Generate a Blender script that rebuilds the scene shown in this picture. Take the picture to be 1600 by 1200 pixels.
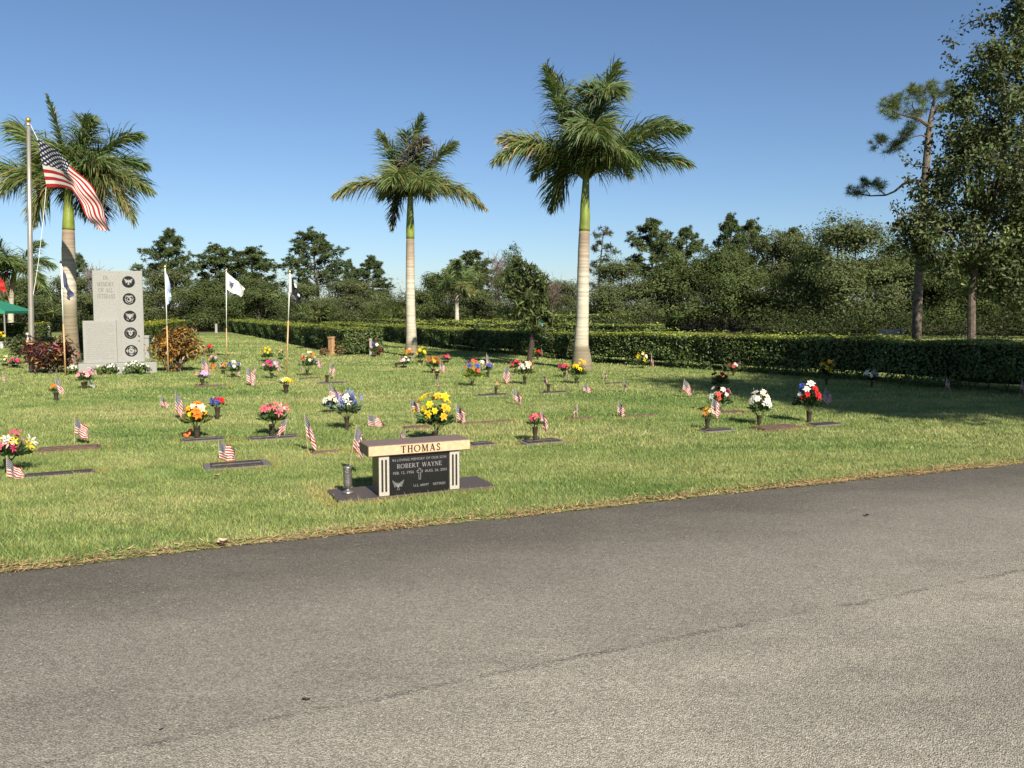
import bpy, bmesh, math, random
import numpy as np
from mathutils import Vector, Matrix

for o in list(bpy.data.objects):
    bpy.data.objects.remove(o, do_unlink=True)
scn = bpy.context.scene
COL = scn.collection
R = math.radians

# ------------------------------------------------------------------ camera, sky, sun, exposure
CAM_H, PITCH, FPX, PPX, PPY = 1.6, R(4.0), 1265.0, 800.0, 568.5
cd = bpy.data.cameras.new('camera')
cam = bpy.data.objects.new('camera', cd)
COL.objects.link(cam)
cam.location = (0, 0, CAM_H)
cam.rotation_euler = (math.pi / 2 - PITCH, 0, 0)
cd.sensor_width = 36.0
cd.lens = 36.0 * FPX / 1600.0
cd.shift_y = (PPY - 600.0) / 1600.0
cd.clip_end = 4000
scn.camera = cam

SUN_EL = R(36.0)
SUN_H = Vector((0.425, -0.905)).normalized()          # horizontal direction towards the sun
w = bpy.data.worlds.new('World'); scn.world = w
w.use_nodes = True
nt = w.node_tree
sky = nt.nodes.new('ShaderNodeTexSky')
sky.sky_type = 'NISHITA'
sky.sun_disc = False
sky.sun_elevation = SUN_EL
sky.sun_rotation = math.atan2(SUN_H.x, SUN_H.y)
sky.altitude = 0
sky.air_density = 0.9
sky.dust_density = 0.45
sky.ozone_density = 5.0
bg = nt.nodes['Background']
bg.inputs['Strength'].default_value = 0.059
nt.links.new(sky.outputs[0], bg.inputs[0])

sl = bpy.data.lights.new('sun', 'SUN')
sl.energy = 5.0
sl.angle = R(0.53)
sl.color = (1.0, 0.925, 0.785)
sun = bpy.data.objects.new('sun', sl)
COL.objects.link(sun)
ldir = Vector((-SUN_H.x * math.cos(SUN_EL), -SUN_H.y * math.cos(SUN_EL), -math.sin(SUN_EL)))
sun.rotation_euler = ldir.to_track_quat('-Z', 'Y').to_euler()
sun.location = (20, -40, 40)

vs = scn.view_settings
vs.view_transform = 'Standard'
vs.look = 'None'
vs.gamma = 1.0
vs.exposure = 1.0
vs.use_curve_mapping = False

# ------------------------------------------------------------------ where things stand
def ray(x, y):
    xc = (x - PPX) / FPX; yc = -(y - PPY) / FPX
    s, c = math.sin(PITCH), math.cos(PITCH)
    return Vector((xc, yc * s + c, yc * c - s))
def gp(x, y, z=0.0):
    d = ray(x, y); t = (z - CAM_H) / d.z
    return Vector((d.x * t, d.y * t, z))
def at(x, y, Y):
    d = ray(x, y); t = Y / d.y
    return Vector((d.x * t, Y, CAM_H + d.z * t))
def mpp(p):
    return (p.y * math.cos(PITCH) - (p.z - CAM_H) * math.sin(PITCH)) / FPX

# ------------------------------------------------------------------ mesh helpers
def build(name, chunks, mats, smooth=False, midx=None):
    """chunks: list of (V (n,3), F (m,k), C (n,3) or (3,) or None[, material index])"""
    Vs, loops, starts, cols, mi = [], [], [], [], []
    off = 0; ls = 0
    for ch in chunks:
        V = np.asarray(ch[0], dtype=np.float64).reshape(-1, 3)
        if len(V) == 0: continue
        Fs = ch[1] if isinstance(ch[1], (list, tuple)) and len(ch[1]) and not np.isscalar(ch[1][0]) and isinstance(ch[1][0], np.ndarray) and ch[1][0].ndim == 2 else [np.asarray(ch[1])]
        C = ch[2] if len(ch) > 2 else None
        m = ch[3] if len(ch) > 3 else 0
        Vs.append(V)
        if C is None: C = (0.5, 0.5, 0.5)
        C = np.asarray(C, dtype=np.float64)
        if C.ndim == 1: C = np.tile(C, (len(V), 1))
        cols.append(C)
        for F in Fs:
            k = F.shape[1]
            loops.append((F + off).ravel())
            starts.append(ls + np.arange(len(F)) * k)
            ls += F.size
            mi.append(np.full(len(F), m))
        off += len(V)
    V = np.concatenate(Vs); L = np.concatenate(loops); S = np.concatenate(starts); Cc = np.concatenate(cols); M = np.concatenate(mi)
    me = bpy.data.meshes.new(name)
    me.vertices.add(len(V)); me.vertices.foreach_set('co', V.astype(np.float32).ravel())
    me.loops.add(len(L)); me.loops.foreach_set('vertex_index', L.astype(np.int32))
    me.polygons.add(len(S)); me.polygons.foreach_set('loop_start', S.astype(np.int32))
    me.polygons.foreach_set('material_index', M.astype(np.int32))
    me.polygons.foreach_set('use_smooth', np.full(len(S), smooth))
    ca = me.color_attributes.new('Col', 'FLOAT_COLOR', 'POINT')
    ca.data.foreach_set('color', np.concatenate([Cc, np.ones((len(Cc), 1))], 1).astype(np.float32).ravel())
    me.update(calc_edges=True)
    for m in (mats if isinstance(mats, (list, tuple)) else [mats]):
        me.materials.append(m)
    return me

def obj(name, me, parent=None, loc=None, rot=None, scale=None):
    o = bpy.data.objects.new(name, me)
    COL.objects.link(o)
    if parent is not None: o.parent = parent
    if loc is not None: o.location = loc
    if rot is not None: o.rotation_euler = rot
    if scale is not None: o.scale = scale
    return o
def tag(o, label=None, cat=None, group=None, kind=None):
    if label: o['label'] = label
    if cat: o['category'] = cat
    if group: o['group'] = group
    if kind: o['kind'] = kind
    return o
def thing(name, label, cat, loc=(0, 0, 0), rz=0.0, group=None):
    o = bpy.data.objects.new(name, None)
    COL.objects.link(o)
    o.empty_display_size = 0.1
    o.location = loc; o.rotation_euler = (0, 0, rz)
    return tag(o, label, cat, group)

BOXF = np.array([[0, 3, 2, 1], [4, 5, 6, 7], [0, 1, 5, 4], [1, 2, 6, 5], [2, 3, 7, 6], [3, 0, 4, 7]])
def box(x0, x1, y0, y1, z0, z1, col=None, m=0):
    V = [(x0, y0, z0), (x1, y0, z0), (x1, y1, z0), (x0, y1, z0), (x0, y0, z1), (x1, y0, z1), (x1, y1, z1), (x0, y1, z1)]
    return (np.array(V, float), BOXF, col, m)
def bev_box(name, x0, x1, y0, y1, z0, z1, bev, mats, face_mat=None, seg=2):
    bm = bmesh.new()
    vs_ = [bm.verts.new(v) for v in box(x0, x1, y0, y1, z0, z1)[0]]
    for f in BOXF: bm.faces.new([vs_[i] for i in f])
    if face_mat:
        for f in bm.faces:
            f.normal_update(); f.material_index = face_mat(f.normal)
    bmesh.ops.bevel(bm, geom=list(bm.edges), offset=bev, segments=seg, affect='EDGES', profile=0.5)
    me = bpy.data.meshes.new(name); bm.to_mesh(me); bm.free()
    for m in (mats if isinstance(mats, (list, tuple)) else [mats]): me.materials.append(m)
    return me

def tube(pts, rad, n=8, col=None, m=0, cap=True):
    P = np.array([tuple(p) for p in pts], float); k = len(P)
    rad = np.broadcast_to(np.asarray(rad, float), (k,))
    T = np.gradient(P, axis=0); T /= np.linalg.norm(T, axis=1)[:, None] + 1e-9
    up = np.array([0.0, 0, 1.0])
    V = []
    a = np.arange(n) * 2 * math.pi / n
    for i in range(k):
        t = T[i]
        ref = up if abs(t[2]) < 0.9 else np.array([1.0, 0, 0])
        s = np.cross(t, ref); s /= np.linalg.norm(s); u = np.cross(s, t)
        if abs(t[2]) >= 0.9: pass
        V.append(P[i] + rad[i] * (np.cos(a)[:, None] * s + np.sin(a)[:, None] * u))
    V = np.concatenate(V)
    F = []
    for i in range(k - 1):
        for j in range(n):
            j2 = (j + 1) % n
            F.append((i * n + j, i * n + j2, (i + 1) * n + j2, (i + 1) * n + j))
    Fs = [np.array(F)]
    if cap:
        Fs.append(np.array([list(range((k - 1) * n, k * n))]))
        Fs.append(np.array([list(range(n - 1, -1, -1))]))
    return (V, Fs, col, m)

def lathe(prof, n=16, col=None, m=0, center=(0, 0, 0)):
    V = []; k = len(prof)
    a = np.arange(n) * 2 * math.pi / n
    for r, z in prof:
        V.append(np.stack([np.cos(a) * r, np.sin(a) * r, np.full(n, z)], 1))
    V = np.concatenate(V) + np.array(center)
    F = []
    for i in range(k - 1):
        for j in range(n):
            j2 = (j + 1) % n
            F.append((i * n + j, i * n + j2, (i + 1) * n + j2, (i + 1) * n + j))
    return (V, [np.array(F), np.array([list(range(n - 1, -1, -1))]), np.array([list(range((k - 1) * n, k * n))])], col, m)

def unit(a):
    return a / (np.linalg.norm(a, axis=-1, keepdims=True) + 1e-9)
def rand_dirs(rng, n):
    return unit(rng.normal(size=(n, 3)))

def leaf_quads(rng, P, N, length, width, col, fold=0.0, axis=None):
    """diamond leaves centred on P, facing N"""
    n = len(P)
    length = np.broadcast_to(length, (n,))[:, None]; width = np.broadcast_to(width, (n,))[:, None]
    A = rand_dirs(rng, n) if axis is None else axis
    A = unit(A - (A * N).sum(1, keepdims=True) * N)
    B = np.cross(N, A)
    v0 = P - A * length * 0.5; v2 = P + A * length * 0.5
    v1 = P + B * width * 0.5 + N * width * fold; v3 = P - B * width * 0.5 + N * width * fold
    V = np.stack([v0, v1, v2, v3], 1).reshape(-1, 3)
    F = np.arange(4 * n).reshape(n, 4)
    C = np.repeat(np.asarray(col), 4, axis=0) if np.asarray(col).ndim == 2 else col
    return (V, F, C)

def col_var(rng, base, n, v=0.25, hue=0.1):
    base = np.array(base)
    k = np.exp(rng.normal(0, v, (n, 1)))
    h = 1 + rng.normal(0, hue, (n, 3))
    return np.clip(base * k * h, 0.002, 0.9)

# ------------------------------------------------------------------ materials
def new_mat(name):
    m = bpy.data.materials.new(name); m.use_nodes = True
    return m, m.node_tree.nodes, m.node_tree.links, m.node_tree.nodes['Principled BSDF']

def mat_plain(name, col, rough=0.6, metal=0.0, var=0.12, scale=30.0, bump=0.0, spec=0.5, bscale=None):
    m, N, L, p = new_mat(name)
    tc = N.new('ShaderNodeTexCoord')
    no = N.new('ShaderNodeTexNoise'); no.inputs['Scale'].default_value = scale; no.inputs['Detail'].default_value = 6
    L.new(tc.outputs['Object'], no.inputs['Vector'])
    mr = N.new('ShaderNodeMapRange'); mr.inputs['From Min'].default_value = 0.3; mr.inputs['From Max'].default_value = 0.7
    mr.inputs['To Min'].default_value = 1 - var; mr.inputs['To Max'].default_value = 1 + var
    L.new(no.outputs['Fac'], mr.inputs['Value'])
    mx = N.new('ShaderNodeVectorMath'); mx.operation = 'SCALE'
    mx.inputs[0].default_value = col[:3]
    L.new(mr.outputs[0], mx.inputs['Scale'])
    L.new(mx.outputs[0], p.inputs['Base Color'])
    p.inputs['Roughness'].default_value = rough; p.inputs['Metallic'].default_value = metal
    p.inputs['Specular IOR Level'].default_value = spec
    if bump:
        n2 = N.new('ShaderNodeTexNoise'); n2.inputs['Scale'].default_value = bscale or scale * 4; n2.inputs['Detail'].default_value = 4
        L.new(tc.outputs['Object'], n2.inputs['Vector'])
        b = N.new('ShaderNodeBump'); b.inputs['Strength'].default_value = bump; b.inputs['Distance'].default_value = 0.01
        L.new(n2.outputs['Fac'], b.inputs['Height']); L.new(b.outputs[0], p.inputs['Normal'])
    return m

def mat_leaf(name, rough=0.55, trans=0.25, spec=0.3, tint=(1.2, 1.25, 0.6)):
    """colour from the leaf's own vertex colour (leaf-to-leaf variation, and sunlight painted on hedge tops)"""
    m, N, L, p = new_mat(name)
    a = N.new('ShaderNodeAttribute'); a.attribute_name = 'Col'
    L.new(a.outputs['Color'], p.inputs['Base Color'])
    p.inputs['Roughness'].default_value = rough
    p.inputs['Specular IOR Level'].default_value = spec
    t = N.new('ShaderNodeBsdfTranslucent')
    vm = N.new('ShaderNodeVectorMath'); vm.operation = 'MULTIPLY'; vm.inputs[1].default_value = tint
    L.new(a.outputs['Color'], vm.inputs[0]); L.new(vm.outputs[0], t.inputs['Color'])
    mx = N.new('ShaderNodeMixShader'); mx.inputs[0].default_value = trans
    L.new(p.outputs[0], mx.inputs[1]); L.new(t.outputs[0], mx.inputs[2])
    L.new(mx.outputs[0], N['Material Output'].inputs['Surface'])
    return m

LEAF = mat_leaf('leaf', 0.55, 0.25, 0.25)
LEAF_FAR = mat_leaf('far_leaf', 0.8, 0.35, 0.1)
NEEDLE = mat_leaf('needle', 0.6, 0.2, 0.2)
PALMLEAF = mat_leaf('palm_leaf', 0.45, 0.28, 0.35)
HEDGELEAF = mat_leaf('hedge_leaf', 0.45, 0.2, 0.4)
PETAL = mat_leaf('petal', 0.7, 0.25, 0.15, (1.0, 0.95, 0.95))
BARK = mat_plain('bark', (0.10, 0.08, 0.064), 0.9, var=0.45, scale=9, bump=0.9, bscale=30, spec=0.1)
BARK_PINE = mat_plain('pine_bark', (0.125, 0.103, 0.085), 0.9, var=0.5, scale=8, bump=1.0, bscale=22, spec=0.1)
BARK_GREY = mat_plain('grey_bark', (0.115, 0.105, 0.09), 0.9, var=0.4, scale=6, bump=0.7, spec=0.1)
BRONZE = mat_plain('bronze', (0.050, 0.036, 0.026), 0.5, 0.2, var=0.3, scale=40, spec=0.3)
PEWTER = mat_plain('pewter', (0.22, 0.21, 0.20), 0.38, 0.7, var=0.35, scale=35)
GRANITE_GREY = mat_plain('grey_granite', (0.105, 0.098, 0.092), 0.7, var=0.35, scale=160, bump=0.15)
GRANITE_PALE = mat_plain('pale_granite', (0.225, 0.222, 0.205), 0.7, var=0.14, scale=40, bump=0.15, bscale=220)
GRANITE_BROWN = mat_plain('polished_brown_granite', (0.150, 0.103, 0.078), 0.45, var=0.35, scale=170, spec=0.22)
GRANITE_SLAB = mat_plain('dark_slab_granite', (0.068, 0.054, 0.046), 0.5, var=0.4, scale=130, spec=0.2)
GRANITE_TAN = mat_plain('rough_tan_granite', (0.49, 0.322, 0.19), 0.75, var=0.16, scale=25, bump=0.3, bscale=150)
GRANITE_BLACK = mat_plain('polished_black_granite', (0.012, 0.012, 0.013), 0.12, var=0.4, scale=200)
GRANITE_DARK = mat_plain('dark_brown_granite', (0.045, 0.038, 0.032), 0.35, var=0.35, scale=120)
STONE_SILVER = mat_plain('silver_stone', (0.34, 0.31, 0.26), 0.55, var=0.12, scale=60, bump=0.1)
ENGRAVE = mat_plain('engraved_light', (0.16, 0.156, 0.152), 0.8, var=0.2, scale=90)
BLACK_PAINT = mat_plain('black_paint', (0.012, 0.011, 0.010), 0.5, var=0.2)
ENGRAVE_SHADE = mat_plain('engraved_grey', (0.125, 0.122, 0.112), 0.9, var=0.2)
EMB_DARK = mat_plain('emblem_black', (0.016, 0.016, 0.017), 0.85, var=0.2, spec=0.1)
EMB_LIGHT = mat_plain('emblem_grey', (0.24, 0.236, 0.218), 0.7, var=0.15)
WOOD_STICK = mat_plain('pale_wood_stick', (0.36, 0.29, 0.18), 0.7, var=0.15, scale=60)
POLE_WOOD = mat_plain('varnished_wood_pole', (0.40, 0.25, 0.11), 0.45, var=0.2, scale=20)
POLE_WHITE = mat_plain('white_pole', (0.68, 0.66, 0.60), 0.5, var=0.08)
METAL_POLE = mat_plain('aluminium_pole', (0.36, 0.325, 0.275), 0.38, 0.6, var=0.08, scale=8)
GOLD = mat_plain('gold_ball', (0.65, 0.42, 0.08), 0.3, 0.8, var=0.1)
ROPE = mat_plain('rope', (0.75, 0.73, 0.68), 0.9, var=0.1)
WHITE = mat_plain('white_plastic', (0.48, 0.47, 0.44), 0.55, var=0.06)
ORANGE = mat_plain('orange_foam', (0.72, 0.13, 0.03), 0.6, var=0.15)
TEAL = mat_plain('teal_plastic', (0.20, 0.42, 0.38), 0.5, var=0.1)
TERRA = mat_plain('terracotta', (0.36, 0.12, 0.06), 0.8, var=0.2)
STONE_TAN = mat_plain('tan_stone', (0.33, 0.185, 0.085), 0.8, var=0.25, scale=14, bump=0.3)
GREEN_CANVAS = mat_plain('green_canvas', (0.012, 0.16, 0.085), 0.7, var=0.1, scale=3)
SHAFT = mat_plain('palm_crownshaft', (0.15, 0.185, 0.026), 0.4, var=0.3, scale=3.0, spec=0.5)
DEADLEAF = mat_plain('dead_leaf', (0.28, 0.14, 0.07), 0.8, var=0.3, scale=30)
CORE = mat_plain('twigs', (0.022, 0.026, 0.012), 0.95, var=0.5, scale=14, bump=0.8, spec=0.05)

# palm trunk: ringed grey bark, brown near the top scar, stained foot
def mat_palm_trunk(name, foot_stain=0.6, hi=3.0):
    m, N, L, p = new_mat(name)
    tc = N.new('ShaderNodeTexCoord'); sx = N.new('ShaderNodeSeparateXYZ'); L.new(tc.outputs['Object'], sx.inputs[0])
    no = N.new('ShaderNodeTexNoise'); no.inputs['Scale'].default_value = 2.0; no.inputs['Detail'].default_value = 5
    L.new(tc.outputs['Object'], no.inputs['Vector'])
    wv = N.new('ShaderNodeTexNoise'); wv.inputs['Scale'].default_value = 1.0; wv.inputs['Detail'].default_value = 5
    mp = N.new('ShaderNodeMapping'); mp.inputs['Scale'].default_value = (0.6, 0.6, 13.0)
    L.new(tc.outputs['Object'], mp.inputs['Vector']); L.new(mp.outputs[0], wv.inputs['Vector'])
    # height factor 0 (foot) .. 1 (scar)
    h = N.new('ShaderNodeMapRange'); h.inputs['From Min'].default_value = 0.0; h.inputs['From Max'].default_value = hi
    L.new(sx.outputs['Z'], h.inputs['Value'])
    cr = N.new('ShaderNodeValToRGB'); L.new(h.outputs[0], cr.inputs[0])
    e = cr.color_ramp.elements
    e[0].position = 0.0; e[0].color = (0.19, 0.155, 0.10, 1)
    e[1].position = 1.0; e[1].color = (0.25, 0.185, 0.13, 1)
    for pos, c in ((foot_stain * 0.28, (0.22, 0.185, 0.125, 1)), (foot_stain * 0.36, (0.45, 0.405, 0.31, 1)), (0.60, (0.46, 0.42, 0.335, 1)), (0.80, (0.37, 0.305, 0.23, 1))):
        x = cr.color_ramp.elements.new(pos); x.color = c
    mr = N.new('ShaderNodeMapRange'); mr.inputs['From Min'].default_value = 0.32; mr.inputs['From Max'].default_value = 0.62
    mr.inputs['To Min'].default_value = 0.62; mr.inputs['To Max'].default_value = 1.06
    L.new(wv.outputs['Fac'], mr.inputs['Value'])
    mr2 = N.new('ShaderNodeMapRange'); mr2.inputs['To Min'].default_value = 0.75; mr2.inputs['To Max'].default_value = 1.2
    L.new(no.outputs['Fac'], mr2.inputs['Value'])
    mu = N.new('ShaderNodeMath'); mu.operation = 'MULTIPLY'; L.new(mr.outputs[0], mu.inputs[0]); L.new(mr2.outputs[0], mu.inputs[1])
    vm = N.new('ShaderNodeVectorMath'); vm.operation = 'SCALE'; L.new(cr.outputs[0], vm.inputs[0]); L.new(mu.outputs[0], vm.inputs['Scale'])
    # lichen and nail-hole specks near the foot
    vo = N.new('ShaderNodeTexVoronoi'); vo.inputs['Scale'].default_value = 16
    L.new(tc.outputs['Object'], vo.inputs['Vector'])
    sp = N.new('ShaderNodeMapRange'); sp.inputs['From Min'].default_value = 0.10; sp.inputs['From Max'].default_value = 0.2
    sp.inputs['To Min'].default_value = 0.45; sp.inputs['To Max'].default_value = 1.0; L.new(vo.outputs['Distance'], sp.inputs['Value'])
    lim = N.new('ShaderNodeMapRange'); lim.inputs['From Min'].default_value = 0.15; lim.inputs['From Max'].default_value = 0.45
    L.new(h.outputs[0], lim.inputs['Value'])
    mxx = N.new('ShaderNodeMix'); mxx.data_type = 'FLOAT'; mxx.inputs['B'].default_value = 1.0
    L.new(lim.outputs[0], mxx.inputs['Factor']); L.new(sp.outputs[0], mxx.inputs['A'])
    vm2 = N.new('ShaderNodeVectorMath'); vm2.operation = 'SCALE'; L.new(vm.outputs[0], vm2.inputs[0]); L.new(mxx.outputs[0], vm2.inputs['Scale'])
    L.new(vm2.outputs[0], p.inputs['Base Color'])
    p.inputs['Roughness'].default_value = 0.85; p.inputs['Specular IOR Level'].default_value = 0.15
    b = N.new('ShaderNodeBump'); b.inputs['Strength'].default_value = 0.6; b.inputs['Distance'].default_value = 0.02
    L.new(wv.outputs['Fac'], b.inputs['Height']); L.new(b.outputs[0], p.inputs['Normal'])
    return m

# the national flag: thirteen stripes and a canton of stars, from the cloth's UV
def flag_material(name, fade=0.0):
    m, N, L, p = new_mat(name)
    uv = N.new('ShaderNodeUVMap'); uv.uv_map = 'UVMap'
    s = N.new('ShaderNodeSeparateXYZ'); L.new(uv.outputs[0], s.inputs[0])
    def math_(op, a, b=None, c=None):
        n = N.new('ShaderNodeMath'); n.operation = op
        for i, v in enumerate((a, b, c)):
            if v is None: continue
            if isinstance(v, (int, float)): n.inputs[i].default_value = v
            else: L.new(v, n.inputs[i])
        return n.outputs[0]
    U, Vv = s.outputs['X'], s.outputs['Y']
    st = math_('FLOOR', math_('MULTIPLY', Vv, 13.0))
    odd = math_('MODULO', st, 2.0)                       # stripe 0 (bottom) red
    red = (0.34 + 0.10 * fade, 0.022 + 0.10 * fade, 0.028 + 0.10 * fade, 1); white = (0.62, 0.585, 0.52, 1); blue = (0.022 + 0.05 * fade, 0.026 + 0.06 * fade, 0.075 + 0.08 * fade, 1)
    def mix(f, a, b):
        n = N.new('ShaderNodeMix'); n.data_type = 'RGBA'
        L.new(f, n.inputs['Factor'])
        for k, v in (('A', a), ('B', b)):
            sock = [i for i in n.inputs if i.name == k and i.type == 'RGBA'][0]
            if isinstance(v, tuple): sock.default_value = v
            else: L.new(v, sock)
        return [o for o in n.outputs if o.type == 'RGBA'][0]
    stripes = mix(odd, red, white)
    incan = math_('MULTIPLY', math_('LESS_THAN', U, 0.42), math_('GREATER_THAN', Vv, 6.0 / 13.0))
    # star field: two interleaved grids
    cu = math_('DIVIDE', U, 0.42); cv = math_('DIVIDE', math_('SUBTRACT', Vv, 6.0 / 13.0), 7.0 / 13.0)
    def grid(nu, nv, ou, ov):
        a = math_('SUBTRACT', math_('FRACT', math_('ADD', math_('MULTIPLY', cu, nu), ou)), 0.5)
        b = math_('SUBTRACT', math_('FRACT', math_('ADD', math_('MULTIPLY', cv, nv), ov)), 0.5)
        a = math_('MULTIPLY', a, 1.0); b = math_('MULTIPLY', b, 1.0)
        return math_('LESS_THAN', math_('SQRT', math_('ADD', math_('MULTIPLY', a, a), math_('MULTIPLY', b, b))), 0.21)
    star = math_('MAXIMUM', grid(6.0, 5.0, 0.0, 0.0), grid(6.0, 5.0, 0.5, 0.5))
    can = mix(star, blue, white)
    colr = mix(incan, stripes, can)
    L.new(colr, p.inputs['Base Color']); p.inputs['Roughness'].default_value = 0.75; p.inputs['Specular IOR Level'].default_value = 0.15
    t = N.new('ShaderNodeBsdfTranslucent'); L.new(colr, t.inputs['Color'])
    mx = N.new('ShaderNodeMixShader'); mx.inputs[0].default_value = 0.3
    L.new(p.outputs[0], mx.inputs[1]); L.new(t.outputs[0], mx.inputs[2]); L.new(mx.outputs[0], N['Material Output'].inputs['Surface'])
    return m
FLAG = flag_material('national_flag_cloth', 0.0)
FLAG_PALE = flag_material('faded_national_flag_cloth', 0.5)
def cloth_mat(name, col, trans=0.35):
    m, N, L, p = new_mat(name)
    tc = N.new('ShaderNodeTexCoord'); no = N.new('ShaderNodeTexNoise'); no.inputs['Scale'].default_value = 6
    L.new(tc.outputs['Object'], no.inputs['Vector'])
    mr = N.new('ShaderNodeMapRange'); mr.inputs['To Min'].default_value = 0.88; mr.inputs['To Max'].default_value = 1.12; L.new(no.outputs['Fac'], mr.inputs['Value'])
    vm = N.new('ShaderNodeVectorMath'); vm.operation = 'SCALE'; vm.inputs[0].default_value = col; L.new(mr.outputs[0], vm.inputs['Scale'])
    L.new(vm.outputs[0], p.inputs['Base Color']); p.inputs['Roughness'].default_value = 0.7; p.inputs['Specular IOR Level'].default_value = 0.2
    t = N.new('ShaderNodeBsdfTranslucent'); L.new(vm.outputs[0], t.inputs['Color'])
    mx = N.new('ShaderNodeMixShader'); mx.inputs[0].default_value = trans
    L.new(p.outputs[0], mx.inputs[1]); L.new(t.outputs[0], mx.inputs[2]); L.new(mx.outputs[0], N['Material Output'].inputs['Surface'])
    return m
CL_NAVY = cloth_mat('navy_cloth', (0.075, 0.085, 0.15)); CL_SKY = cloth_mat('pale_blue_cloth', (0.50, 0.60, 0.85))
CL_WHITE = cloth_mat('white_cloth', (0.78, 0.77, 0.72)); CL_BLACK = cloth_mat('black_cloth', (0.02, 0.02, 0.022), 0.15)
CL_RED = cloth_mat('red_cloth', (0.48, 0.035, 0.03))
CL_BLUE = cloth_mat('blue_print', (0.07, 0.08, 0.22))

# ------------------------------------------------------------------ ground: road, lawn
E0, E1 = gp(0, 885), gp(1600, 718)
ED = Vector(((E1 - E0).x, (E1 - E0).y)).normalized()       # along the road edge
EN = Vector((-ED.y, ED.x))                                 # towards the lawn
EO = Vector((E0.x, E0.y))
def from_edge(s, t):
    p = EO + ED * s + EN * t
    return (p.x, p.y)
def edge_dist(X, Y):
    return (X - EO.x) * EN.x + (Y - EO.y) * EN.y

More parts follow.
